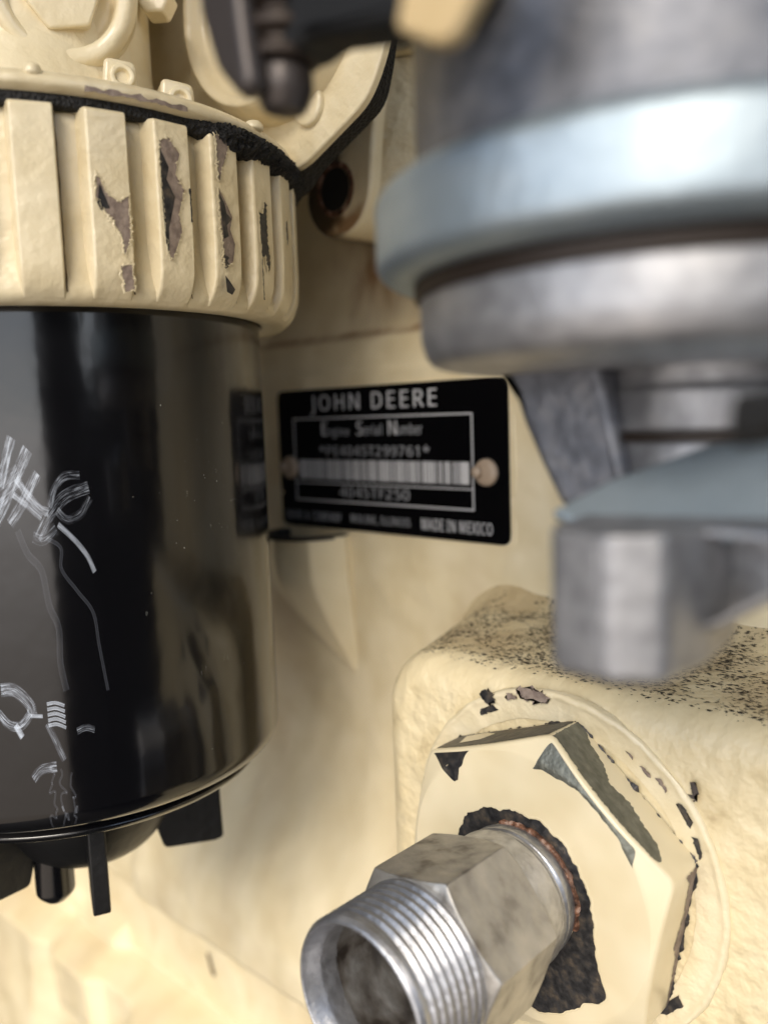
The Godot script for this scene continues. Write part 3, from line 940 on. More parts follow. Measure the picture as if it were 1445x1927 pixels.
func canister() -> void:
	var t := thing("fuel_filter", "glossy black filter canister with white paint pen scribbles hanging under the ribbed ring", "filter", Vector3(AX.x, -0.1, AX.y))
	var W := 2048
	var H := 1536
	var im := Image.create(W, H, false, Image.FORMAT_RGB8)
	im.fill(S(10, 10, 13))
	var rng := RandomNumberGenerator.new()
	rng.seed = 5
	# upper scribble
	brush(im, [Vector2(50.5, -9.5), Vector2(52.0, -6.0), Vector2(53.8, -1.6)], 2.2, 0.9, 0.85, 1)
	brush(im, [Vector2(49.0, -15.5), Vector2(52.5, -10.5), Vector2(56.9, -3.6)], 2.6, 0.7, 0.9, 2)
	brush(im, [Vector2(47.0, -13.0), Vector2(51.5, -10.0), Vector2(55.0, -8.0)], 4.5, 0.42, 0.9, 3)
	brush(im, [Vector2(52.0, -15.8), Vector2(55.0, -12.5), Vector2(58.5, -7.6)], 2.2, 0.7, 0.85, 4)
	brush(im, [Vector2(54.0, -8.4), Vector2(56.2, -11.2), Vector2(58.6, -13.6), Vector2(60.2, -14.2)], 1.6, 0.62, 0.6, 5)
	brush(im, [Vector2(53.2, -11.0), Vector2(56.0, -13.0), Vector2(58.6, -15.2)], 1.2, 0.6, 0.6, 6)
	brush(im, [Vector2(57.5, -18.4), Vector2(60.5, -14.6), Vector2(64.0, -11.8), Vector2(69.0, -10.4)], 2.4, 0.5, 0.92, 7)
	brush(im, [Vector2(60.5, -13.4), Vector2(61.8, -10.4), Vector2(64.0, -8.4), Vector2(67.3, -8.3)], 1.6, 0.5, 0.92, 8)
	brush(im, [Vector2(69.2, -12.2), Vector2(67.0, -14.8), Vector2(64.0, -15.6), Vector2(62.0, -14.0)], 1.6, 0.42, 0.92, 9)
	brush(im, [Vector2(56.6, -18.2), Vector2(58.6, -18.8), Vector2(61.5, -17.0)], 2.2, 0.4, 0.95, 10)
	brush(im, [Vector2(62.0, -16.4), Vector2(65.0, -19.0), Vector2(67.6, -22.0), Vector2(69.0, -25.0)], 1.1, 0.5, 0.35, 11)
	# runs
	brush(im, [Vector2(53.5, -17.0), Vector2(55.2, -21.0), Vector2(57.8, -24.0), Vector2(58.8, -30.0), Vector2(60.4, -34.0), Vector2(60.2, -40.0), Vector2(61.0, -45.0)], 1.5, 0.10, 0.0, 12)
	brush(im, [Vector2(59.4, -18.6), Vector2(62.2, -20.4), Vector2(62.0, -24.0), Vector2(65.0, -28.0), Vector2(68.0, -32.0), Vector2(68.8, -38.0), Vector2(70.0, -46.0)], 0.7, 0.13, 0.0, 13)
	# lower scribble
	brush(im, [Vector2(47.0, -44.0), Vector2(50.0, -44.2), Vector2(53.0, -46.8), Vector2(53.4, -48.6)], 2.4, 0.8, 0.82, 14)
	brush(im, [Vector2(53.0, -48.4), Vector2(50.6, -50.4), Vector2(48.0, -50.0), Vector2(46.0, -48.0)], 1.8, 0.75, 0.85, 15)
	brush(im, [Vector2(49.5, -50.2), Vector2(50.8, -52.4)], 1.4, 0.9, 0.5, 16)
	for k in 5:
		brush(im, [Vector2(56.6, -47.0 - k * 0.95), Vector2(58.4, -46.9 - k * 0.95), Vector2(60.3, -47.6 - k * 0.98)], 0.55, 0.85, 0.3, 17 + k)
	brush(im, [Vector2(53.0, -48.8), Vector2(55.5, -49.0)], 0.7, 0.8, 0.5, 23)
	brush(im, [Vector2(56.4, -50.4), Vector2(58.0, -54.0), Vector2(59.4, -57.2)], 1.6, 0.42, 0.7, 24)
	brush(im, [Vector2(62.6, -52.4), Vector2(64.6, -52.0), Vector2(66.4, -52.6)], 1.2, 0.6, 0.9, 25)
	brush(im, [Vector2(52.4, -60.0), Vector2(54.4, -58.4), Vector2(57.6, -58.2)], 1.9, 0.75, 0.85, 26)
	for k in 3:
		var a := []
		for j in 14:
			a.append(Vector2(56.3 + k * 2.1 + rng.randf_range(-0.6, 0.6) + sin(j * (0.9 + k * 0.37)) * 0.45, -57.8 - k * 0.9 - j * rng.randf_range(0.6, 0.95)))
		brush(im, a, 0.4, 0.12, 0.0, 30 + k)
	# dust and small nicks
	for k in 520:
		var deg := rng.randfn(104.0, 11.0)
		var y := rng.randfn(-14.0, 7.0) if k < 300 else rng.randf_range(-66.0, 10.0)
		var c := Vector2i(int((deg - 30.0) / 110.0 * W), int((22.0 - y) / 98.0 * H))
		var rr := 1 if rng.randf() < 0.9 else 2
		var v := rng.randf_range(0.1, 0.75)
		for dy in range(-rr + 1, rr + (2 if rng.randf() < 0.2 else 0)):
			for dx in range(-rr + 1, rr):
				var x := c.x + dx
				var yy := c.y + dy
				if x >= 0 and yy >= 0 and x < W and yy < H:
					im.set_pixel(x, yy, Color(v, v, v * 0.97))
	for q in [[102.8, -9.2], [92.8, -13.0], [80.2, -33.6], [94.0, -46.9], [95.5, -46.0], [102.0, -45.2], [103.2, -45.6], [119.6, -46.4], [120.4, -46.0], [117.5, -46.4], [99.8, -19.5], [116.0, -14.0], [120.5, -9.5], [121.0, -12.5]]:
		for j in 14:
			var x := int((q[0] - 30.0) / 110.0 * W + rng.randfn(0, 3.0))
			var y := int((22.0 - q[1]) / 98.0 * H + rng.randfn(0, 5.0))
			im.set_pixel(x, y, Color(0.62, 0.62, 0.6))
			im.set_pixel(x, y + 1, Color(0.5, 0.5, 0.48))
	var m := StandardMaterial3D.new()
	m.resource_name = "black_gloss"
	m.albedo_texture = ImageTexture.create_from_image(im)
	m.texture_repeat = false
	m.roughness = 0.16
	m.metallic_specular = 0.5
	var dust := noise_image(31, 512, 0.012, 5)
	m.roughness_texture = tinted(dust, [[0.0, Color(0.7, 0.7, 0.7)], [1.0, Color(1, 1, 1)]])
	m.roughness = 0.17
	m.heightmap_enabled = true
	m.heightmap_texture = ImageTexture.create_from_image(noise_image(33, 512, 0.014, 3))
	m.heightmap_scale = 0.005
	m.metallic_specular = 0.52
	m.clearcoat_enabled = true
	m.clearcoat = 0.25
	m.clearcoat_roughness = 0.08
	M["black_gloss"] = m
	var b := MB.new()
	# side wall, its front sector unrolled for the scribbles
	var pr := rounded([Vector2(0.0, -0.0730), Vector2(0.0345, -0.0730), Vector2(0.0365, -0.0722), Vector2(0.0429, -0.0695), Vector2(0.0429, 0.022)], 0.0048, 6)
	var seg := 220
	grid(b, seg + 1, pr.size(), func(i, j):
		var a: float = deg_to_rad(30.0 + 110.0 * i / seg)
		return Vector3(AX.x + sin(a) * pr[j].x, pr[j].y, AX.y + cos(a) * pr[j].x), false, Vector3(AX.x, 0, AX.y), func(i, j): return Vector2(float(i) / seg, clampf((0.022 - pr[j].y) / 0.098, 0.0, 0.999)))
	put("canister_front", b, m, t, "front of the black canister with white scribbles")
	b = MB.new()
	lathe(b, pr, 200, Transform3D(Basis(), Vector3(AX.x, 0, AX.y)), deg_to_rad(140.0), deg_to_rad(390.0))
	var mb := plain_mat("black_gloss_plain", S(10, 10, 13), 0.2)
	mb.metallic_specular = 0.55
	mb.clearcoat_enabled = true
	mb.clearcoat = 0.35
	mb.clearcoat_roughness = 0.12
	put("canister_back", b, mb, t)
	# rolled seam lip under the bottom edge
	b = MB.new()
	lathe(b, rounded([Vector2(0.030, -0.0744), Vector2(0.0375, -0.0740), Vector2(0.0385, -0.0728), Vector2(0.0370, -0.0715)], 0.0005), 160, Transform3D(Basis(), Vector3(AX.x, 0, AX.y)))
	put("bottom_lip", b, mb, t)
	# drain knob: bowl, wings, nipple
	b = MB.new()
	lathe(b, rounded([Vector2(0.0, -0.0955), Vector2(0.0085, -0.0950), Vector2(0.0145, -0.0915), Vector2(0.0185, -0.0850), Vector2(0.0205, -0.0785), Vector2(0.0215, -0.0740), Vector2(0.010, -0.0735)], 0.003, 5), 90, Transform3D(Basis(), Vector3(AX.x, 0, AX.y)))
	var kn := put("drain_knob", b, M.black_plastic, t)
	for q in [[66.0, 0.0255, 0.0034, -0.0972], [152.0, 0.0290, 0.0040, -0.0975], [2.0, 0.0290, 0.0040, -0.0965], [246.0, 0.0280, 0.0040, -0.0960]]:
		b = MB.new()
		var out: float = q[1]
		var bot: float = q[3]
		var th: float = q[2]
		var sh := rounded([Vector2(0.010, -0.0770), Vector2(out - 0.0005, -0.0765), Vector2(out, bot + 0.0005), Vector2(out - 0.0018, bot), Vector2(0.0155, bot + 0.0004)], 0.0012, 4, true)
		var bas := Basis(Vector3.UP, deg_to_rad(q[0] - 90.0))
		prism(b, sh, -th / 2, th / 2, 0.0004, Transform3D(bas, Vector3(AX.x, 0, AX.y)), 0.0004)
		put("wing", b, M.black_plastic, kn)
	b = MB.new()
	lathe(b, rounded([Vector2(0.0, -0.1008), Vector2(0.0020, -0.1006), Vector2(0.0040, -0.0985), Vector2(0.0040, -0.084)], 0.0008, 4), 40, Transform3D(Basis(), Vector3(-0.1722, -0.0008, -0.0752)))
	put("drain_nipple", b, M.black_gloss_plain, kn)

# ---- serial number plate
func letters(text: String, parent: Node, at: Vector3, width: float, height: float, m: Material) -> void:
	var f := SystemFont.new()
	f.font_names = PackedStringArray(["Droid Sans"])
	var fv := FontVariation.new()
	fv.base_font = f
	fv.spacing_glyph = 5 if height > 0.004 else 2
	var tm := TextMesh.new()
	tm.text = text
	tm.font = fv
	tm.font_size = 48
	tm.pixel_size = 0.0001
	tm.depth = 0.02
	tm.curve_step = 1.0
	tm.horizontal_alignment = HORIZONTAL_ALIGNMENT_LEFT
	tm.material = m
	var bb := tm.get_aabb()
	var o := MeshInstance3D.new()
	o.mesh = tm
	o.name = "lettering"
	if parent.has_node("lettering"):
		var q := 1
		while parent.has_node("lettering_%03d" % q):
			q += 1
		o.name = "lettering_%03d" % q
	var sx := width / bb.size.x
	var sy := height / bb.size.y
	o.scale = Vector3(sx, sy, 0.00008 / bb.size.z)
	o.position = at - origin_of(parent) - Vector3(bb.position.x * sx, bb.position.y * sy, 0)
	parent.add_child(o, true)

func slab(b: MB, x0: float, y0: float, x1: float, y1: float, z0: float, z1: float) -> void:
	prism(b, PackedVector2Array([Vector2(x0, y0), Vector2(x1, y0), Vector2(x1, y1), Vector2(x0, y1)]), z0, z1, 0.0)

func serial_plate() -> void:
	var t := thing("serial_number_plate", "small black engraved serial number plate with barcode riveted to the engine block", "name plate", Vector3(-0.16, -0.0325, -0.17))
	var b := MB.new()
	prism(b, rounded([Vector2(-0.2020, -0.0326), Vector2(-0.1156, -0.0329), Vector2(-0.1156, 0.0085), Vector2(-0.2020, 0.0083)], 0.0028, 5, true), -0.1702, -0.1680, 0.0003)
	put("backing", b, M.smooth_cream_paint, t)
	b = MB.new()
	prism(b, rounded([Vector2(-0.2016, -0.0323), Vector2(-0.1172, -0.0325), Vector2(-0.1172, 0.0081), Vector2(-0.2016, 0.0080)], 0.0026, 5, true), -0.1681, -0.1676, 0.0001)
	var face := put("face", b, M.black_print, t)
	var z := -0.16758
	b = MB.new()
	for q in [[-0.1946, -0.0006, -0.1278, -0.0002], [-0.1946, -0.0245, -0.1278, -0.0241], [-0.1946, -0.0241, -0.1942, -0.0006], [-0.1282, -0.0241, -0.1278, -0.0006], [-0.1942, -0.0193, -0.1282, -0.0190]]:
		slab(b, q[0], q[1], q[2], q[3], z - 0.0001, z + 0.00004)
	put("border_lines", b, M.pale_print, face)
	# barcode: a run of pale and dark bars
	var rng := RandomNumberGenerator.new()
	rng.seed = 299
	b = MB.new()
	var x := -0.1925
	while x < -0.1318:
		var w: float = [0.0003, 0.0003, 0.0006, 0.0009][rng.randi() % 4]
		slab(b, x, -0.0180, x + w, -0.0124, z - 0.0001, z + 0.00005)
		x += w + [0.0003, 0.0003, 0.0003, 0.0007][rng.randi() % 4]
	slab(b, -0.1312, -0.0180, -0.1292, -0.0124, z - 0.0001, z + 0.00005)
	put("barcode", b, M.pale_print, face)
	letters("JOHN DEERE", face, Vector3(-0.1868, 0.0006, z), 0.0478, 0.0056, M.pale_print)
	for q in [["E", -0.1822, 0.0023, 0.0038], ["ngine", -0.1795, 0.0084, 0.0032], ["S", -0.1680, 0.0022, 0.0038], ["erial", -0.1654, 0.0070, 0.0030], ["N", -0.1560, 0.0030, 0.0038], ["umber", -0.1526, 0.0085, 0.0030]]:
		letters(q[0], face, Vector3(q[1], -0.0054 - (0.0008 if q[0] == "ngine" else 0.0), z), q[2], q[3], M.pale_print if q[0].length() == 1 else M.dim_print)
	letters("*PE4045T299761*", face, Vector3(-0.1836, -0.0112, z), 0.0418, 0.0030, M.dim_print)
	letters("4045TF250", face, Vector3(-0.1758, -0.0229, z), 0.0266, 0.0030, M.dim_print)
	letters("DEERE & COMPANY", face, Vector3(-0.1996, -0.0303, z), 0.0240, 0.0026, M.dim_print)
	letters("MOLINE, ILLINOIS", face, Vector3(-0.1716, -0.0303, z), 0.0224, 0.0026, M.dim_print)
	letters("MADE IN MEXICO", face, Vector3(-0.1452, -0.0303, z), 0.0228, 0.0030, M.pale_print)
	for q in [-0.1966, -0.1238]:
		b = MB.new()
		lathe(b, rounded([Vector2(0.0034, 0.0), Vector2(0.0033, 0.0009), Vector2(0.0024, 0.0014), Vector2(0.0, 0.0016)], 0.0008, 4), 40, Transform3D(Basis(Vector3.RIGHT, PI / 2), Vector3(q, -0.0148, -0.1676)))
		var rv := put("drive_rivet", b, M.rivet_paint, t)
		b = MB.new()
		lathe(b, rounded([Vector2(0.0012, 0.0), Vector2(0.0015, 0.0012), Vector2(0.0, 0.0018)], 0.0006, 4), 24, Transform3D(Basis(Vector3.RIGHT, PI / 2), Vector3(q - 0.0014, -0.0146, -0.1660)))
		put("rivet_nib", b, M.rivet_paint, rv)

# ---- hexagon plug in the boss
const HEX_R := 0.0291
const HEX_A := 79.45
const HEX_BACK := -0.1288
const HEX_FRONT := -0.11807

func hex_rho(a: float, big: float) -> float:
	# a hexagon whose corners are rounded
	var k := fposmod(a - deg_to_rad(HEX_A if big > 0.02 else 70.4), PI / 3) - PI / 6
	var sum := 0.0
	var pw := 46.0 if big > 0.02 else 120.0
	for q in [-PI / 3, 0.0, PI / 3]:
		sum += pow(maxf(cos(k + q), 0.0), pw)
	return big * cos(PI / 6) * pow(sum, -1.0 / pw)

func plug_top(r: float) -> float:
	return HEX_FRONT - maxf(0.0, r - 0.0243) * 0.46

func plug_face(p: Vector2) -> Array:
	# p in metres from the axis
	var r := p.length()
	var nn := Vector3(0, 0, 1)
	if r > 0.0243:
		nn = Vector3(p.x / r * 0.42, p.y / r * 0.42, 0.9).normalized()
	return [Vector3(PLUG.x + p.x, PLUG.y + p.y, plug_top(r)), nn]

func plug_side(k: int, p: Vector2) -> Array:
	# p.x from corner to corner going clockwise, p.y from the boss (0) to the front (1)
	var a0 := deg_to_rad(HEX_A - 60.0 * k)
	var a1 := a0 - PI / 3
	var q := Vector2(cos(a0), sin(a0)).lerp(Vector2(cos(a1), sin(a1)), p.x) * HEX_R
	var nn := Vector2(cos(a0 - PI / 6), sin(a0 - PI / 6))
	var rr := hex_rho(q.angle(), HEX_R)
	q = q.normalized() * rr
	return [Vector3(PLUG.x + q.x, PLUG.y + q.y, lerpf(HEX_BACK, plug_top(rr) - 0.0004, p.y)), Vector3(nn.x, nn.y, 0)]

func hex_plug() -> void:
	var t := thing("hexagon_plug", "big cream painted hexagon plug with paint chipped off its edges, around the steel fitting", "plug", Vector3(PLUG.x, PLUG.y - 0.029, HEX_BACK))
	var b := MB.new()
	var nu := 360
	# face, chamfer, rounded edge and flats
	grid(b, nu, 27, func(i, j):
		var a: float = deg_to_rad(HEX_A) + TAU * i / nu
		var rho := hex_rho(a, HEX_R)
		var r := 0.0
		var z := 0.0
		var e := 0.0008
		if j < 6:
			r = 0.0238 * [0.05, 0.3, 0.6, 0.85, 0.95, 1.0][j]
			z = plug_top(r)
		elif j < 13:
			r = lerpf(0.0242, rho - e, (j - 6) / 6.0)
			z = plug_top(r)
		elif j < 18:
			var w: float = (j - 12) / 5.0 * PI / 2
			r = rho - e + e * sin(w)
			z = plug_top(rho - e) - e * (1.0 - cos(w)) - 0.0001 * w
		else:
			r = rho
			z = lerpf(plug_top(rho - e) - e - 0.0003, HEX_BACK, (j - 18) / 8.0)
		return Vector3(PLUG.x + cos(a) * r, PLUG.y + sin(a) * r, z), true, Vector3(PLUG.x, PLUG.y, -0.126))
	put("plug_body", b, M.smooth_cream_paint, t)
	# bare metal on the two upper flats
	b = MB.new()
	flake(b, [Vector2(0.0, 0.02), Vector2(0.0, 0.99), Vector2(0.25, 0.99), Vector2(0.55, 0.99), Vector2(0.86, 0.99), Vector2(0.88, 0.88), Vector2(0.80, 0.62), Vector2(0.68, 0.55), Vector2(0.55, 0.42), Vector2(0.40, 0.52), Vector2(0.30, 0.30), Vector2(0.16, 0.22), Vector2(0.08, 0.05)], func(p): return plug_side(0, p), 0.4, 0.35, 0.00009, 91, Vector2(29.0, 10.0))
	put("bare_flat", b, M.bare_flat, t, "bare metal along the upper right flat")
	b = MB.new()
	flake(b, [Vector2(0.02, 0.05), Vector2(0.05, 0.97), Vector2(0.3, 0.99), Vector2(0.97, 0.99), Vector2(0.99, 0.05), Vector2(0.6, 0.1), Vector2(0.4, 0.05)], func(p): return plug_side(5, p), 0.4, 0.3, 0.00009, 92, Vector2(29.0, 10.0))
	put("bare_flat", b, M.bare_iron, t, "dark bare metal along the top flat")
	b = MB.new()
	flake(b, [Vector2(0.14, 0.2), Vector2(0.22, 0.75), Vector2(0.38, 0.62), Vector2(0.42, 0.3), Vector2(0.3, 0.12)], func(p): return plug_side(5, p), 0.3, 0.6, 0.00016, 93, Vector2(29.0, 10.0))
	put("paint_island", b, M.cream_paint, t)
	# ragged bare bands on the chamfer and round the fitting
	for q in [[27.0, 83.0, "bare_flat", 3, 0], [116.0, 138.0, "bare_iron", 4, 1], [-160.0, 200.0, "bare_iron", 5, 2]]:
		b = MB.new()
		var nz := FastNoiseLite.new()
		nz.seed = q[3]
		nz.frequency = 1.0
		nz.fractal_octaves = 3
		var nb := 360 if q[4] == 2 else 120
		grid(b, nb + 1, 7, func(i, j):
			var deg: float = lerpf(q[0], q[1], float(i) / nb)
			var a := deg_to_rad(deg)
			var e := 1.5 * nz.get_noise_1d(deg * 0.05) + 0.32 * nz.get_noise_1d(deg * 0.2)
			var end := sstep(q[0], q[0] + 7.0, deg) * sstep(q[1], q[1] - 5.0, deg)
			var r0 := 0.0
			var r1 := 0.0
			if q[4] == 0:
				r0 = 0.0240 - 0.0016 * sstep(34, 16, deg) * 0.2 - 0.0004 * e - 0.0010 * sstep(62, 74, deg)
				r1 = lerpf(r0, hex_rho(a, HEX_R) - 0.0007, end)
			elif q[4] == 1:
				r1 = hex_rho(a, HEX_R) - 0.0007
				r0 = lerpf(r1, 0.0228 - 0.0012 * e - 0.0016 * sstep(126, 136, deg), end)
			else:
				r0 = 0.0112
				var low := exp(-pow((fposmod(deg + 180.0, 360.0) - 180.0 + 75.0) / 42.0, 2.0))
				var side := exp(-pow((deg + 40.0) / 10.0, 2.0))
				r1 = 0.0138 + 0.0006 * e + 0.0085 * low + 0.0030 * side + 0.0012 * exp(-pow((deg - 150.0) / 30.0, 2.0))
			var r := lerpf(r0, r1, float(j) / 6)
			var pf: Array = plug_face(Vector2(cos(a) * r, sin(a) * r))
			return pf[0] + pf[1] * 0.00008, false, Vector3(PLUG.x, PLUG.y, -0.2))
		var patch := put(["bare_chamfer", "paint_chip", "bare_surround"][q[4]], b, M[q[2]], t)
		if q[4] == 2:
			# the lip of the paint follows the outer edge of the patch
			var lb := MB.new()
			for i in nb + 1:
				var p: Vector3 = b.v[6 * (nb + 1) + i]
				var o := Vector3(p.x - PLUG.x, p.y - PLUG.y, 0).normalized()
				lb.add(p + o * -0.00005 + Vector3(0, 0, 0.00012), (Vector3(0, 0, 1) - o * 0.6).normalized())
				lb.add(p + o * 0.00035 - Vector3(0, 0, 0.00006), (Vector3(0, 0, 1) + o * 0.5).normalized())
			for i in nb:
				lb.quad(i * 2, i * 2 + 1, i * 2 + 3, i * 2 + 2)
			put("paint_edge", lb, M.smooth_cream_paint, patch)
	# cracked paint along the foot of the plug
	for k in 3:
		b = MB.new()
		var nz := FastNoiseLite.new()
		nz.seed = 60 + k
		nz.frequency = 1.0
		nz.fractal_octaves = 3
		grid(b, 160, 2, func(i, j):
			var tt: float = i / 159.0
			var w: float = maxf(0.0, nz.get_noise_1d(tt * 9.0) * 1.2 + [0.05, 0.2, -0.1][k]) * 0.0008
			var f: Array = plug_side([0, 1, 5][k], Vector2(tt, 0.0))
			var p: Vector3 = f[0] + f[1] * (0.0001 + (w if j == 1 else -w * 0.2))
			return Vector3(p.x, p.y, -0.12845 + (0.0 if j == 1 else w * 0.8)), false, Vector3(PLUG.x, PLUG.y, -0.2))
		put("paint_crack", b, M.bare_iron, t)
	b = MB.new()
	flake(b, [Vector2(0.02, 0.02), Vector2(0.03, 0.5), Vector2(0.10, 0.30), Vector2(0.30, 0.22), Vector2(0.50, 0.34), Vector2(0.62, 0.16), Vector2(0.97, 0.12), Vector2(0.97, 0.02)], func(p): return plug_side(1, p), 0.4, 0.5, 0.00009, 94, Vector2(29.0, 10.0))
	put("paint_chip", b, M.primer, t)
	# chips where the plug meets the boss
	var foot := [[34.0, 0.0305, 0.0011], [24.0, 0.0300, 0.0010], [51.0, 0.0292, 0.0006], [45.0, 0.0300, 0.0007], [-38.0, 0.0290, 0.0016], [118.0, 0.0298, 0.0012], [58.0, 0.0293, 0.0005]]
	for q in foot:
		b = MB.new()
		var a: float = deg_to_rad(q[0])
		var e := Vector2(cos(a), sin(a))
		var sd := Vector2(-e.y, e.x)
		var w: float = q[2]
		flake(b, [e * (q[1] - w * 0.5) - sd * w * 2.0, e * (q[1] + w * 0.4) - sd * w * 1.2, e * (q[1] + w * 0.6) + sd * w * 1.5, e * (q[1] - w * 0.4) + sd * w * 2.0], func(p): return [Vector3(PLUG.x + p.x, PLUG.y + p.y, -0.1284), Vector3(0, 0, 1)], 0.0004, 0.0004, 0.00003, int(q[0]) + 300)
		put("paint_chip", b, M.bare_iron if w > 0.0009 else M.primer, t)
	# flakes on the boss round the top of the plug
	for q in [[Vector2(-0.0035, 0.0315), Vector2(0.0065, 0.0013), "primer", 5], [Vector2(-0.0138, 0.0292), Vector2(0.0030, 0.0012), "bare_iron", 6], [Vector2(-0.0085, 0.0302), Vector2(0.0022, 0.0005), "primer", 7], [Vector2(0.0268, 0.0215), Vector2(0.0010, 0.0017), "worn_dark", 8]]:
		b = MB.new()
		var poly := []
		for k in 12:
			poly.append(q[0] + Vector2(cos(TAU * k / 12) * q[1].x * 0.55, sin(TAU * k / 12) * q[1].y))
		flake(b, poly, func(p): return [Vector3(PLUG.x + p.x, PLUG.y + p.y, -0.1280), Vector3(0, 0, 1)], 0.00022, 0.0011, 0.0, q[3])
		put("paint_chip", b, M[q[2]], t)

# ---- steel adapter screwed into the plug
func fitting() -> void:
	var t := thing("adapter_fitting", "bare steel threaded adapter fitting with an open end, screwed into the hexagon plug", "fitting", Vector3(PLUG.x, PLUG.y, -0.118))
	var xf := Transform3D(Basis(Vector3.RIGHT, PI / 2), Vector3(PLUG.x, PLUG.y, 0))
	# thread, a real spiral
	var b := MB.new()
	var nu := 144
	var nv := 112
	var z0 := -0.0905
	var z1 := -0.0780
	var pitch := 0.0016
	grid(b, nu + 1, nv, func(i, j):
		var a: float = TAU * i / nu
		var z := lerpf(z0, z1, float(j) / (nv - 1))
		var ph := fposmod((z - z0) / pitch + float(i) / nu, 1.0)
		var tr := absf(ph - 0.5) * 2.0
		var d := smoothstep(0.12, 0.88, tr)
		var fade := sstep(z0, z0 + 0.0012, z) * sstep(z1, z1 - 0.0010, z)
		var r := 0.01285 - 0.00062 * d * fade
		return Vector3(PLUG.x + cos(a) * r, PLUG.y + sin(a) * r, z), false, Vector3(PLUG.x, PLUG.y, -0.084))
	put("thread", b, M.turned_steel, t)
	b = MB.new()
	lathe(b, rounded([Vector2(0.01285, -0.0781), Vector2(0.0124, -0.0772), Vector2(0.0119, -0.0770), Vector2(0.0107, -0.0800), Vector2(0.0103, -0.0830)], 0.0003, 3), 120, xf)
	put("end_rim", b, M.turned_steel, t)
	b = MB.new()
	lathe(b, PackedVector2Array([Vector2(0.01032, -0.0828), Vector2(0.0103, -0.0960), Vector2(0.0080, -0.0985), Vector2(0.0079, -0.112), Vector2(0.0, -0.112)]), 90, xf, 0, TAU, 0.006, 8)
	put("bore", b, M.dark_stained_steel, t)
	# hexagon
	b = MB.new()
	nu = 240
	var R := 0.0152
	var hf := -0.0905
	var hb := -0.1070
	grid(b, nu, 16, func(i, j):
		var a: float = deg_to_rad(70.4) + TAU * i / nu
		var rho := hex_rho(a, R)
		var cut_f := maxf(0.0, rho - 0.0134) * 0.55
		var s := float(j)
		if j < 4:
			var r := lerpf(0.0118, rho - 0.0002, s / 3.0)
			return Vector3(PLUG.x + cos(a) * r, PLUG.y + sin(a) * r, hf - maxf(0.0, r - 0.0134) * 0.55)
		if j < 12:
			return Vector3(PLUG.x + cos(a) * rho, PLUG.y + sin(a) * rho, lerpf(hf - cut_f - 0.0002, hb + cut_f + 0.0002, (s - 4) / 7.0))
		var r2 := lerpf(rho - 0.0002, 0.0112, (s - 12) / 3.0)
		return Vector3(PLUG.x + cos(a) * r2, PLUG.y + sin(a) * r2, hb + maxf(0.0, r2 - 0.0134) * 0.55), true, Vector3(PLUG.x, PLUG.y, -0.099))
	# flat shading of the six sides
	for k in b.v.size():
		var p := b.v[k]
		var q := Vector2(p.x - PLUG.x, p.y - PLUG.y)
		var a := q.angle()
		if absf(q.length() - hex_rho(a, R)) < 0.00005:
			var f: float = floorf(fposmod(a - deg_to_rad(70.4), TAU) / (PI / 3) + 0.0001)
			var m := deg_to_rad(70.4) + (f + 0.5) * PI / 3
			b.n[k] = Vector3(cos(m), sin(m), 0)
	put("hexagon", b, M.stained_steel, t)
	b = MB.new()
	lathe(b, rounded([Vector2(0.0110, -0.1180), Vector2(0.0116, -0.1166), Vector2(0.0116, -0.1150), Vector2(0.0112, -0.1146), Vector2(0.0112, -0.1138), Vector2(0.0120, -0.1132), Vector2(0.0120, -0.1068), Vector2(0.0112, -0.1062)], 0.0004, 3), 120, xf)
	put("collar", b, M.turned_steel, t)
	b = MB.new()
	lathe(b, rounded([Vector2(0.0118, -0.1181), Vector2(0.0118, -0.1177), Vector2(0.0116, -0.1174), Vector2(0.0110, -0.1173)], 0.0003, 3), 110, xf, 1.25, 3.5, 0.05, 12)
	put("rust_ring", b, M.rust, t, "rusty ring at the root of the fitting")

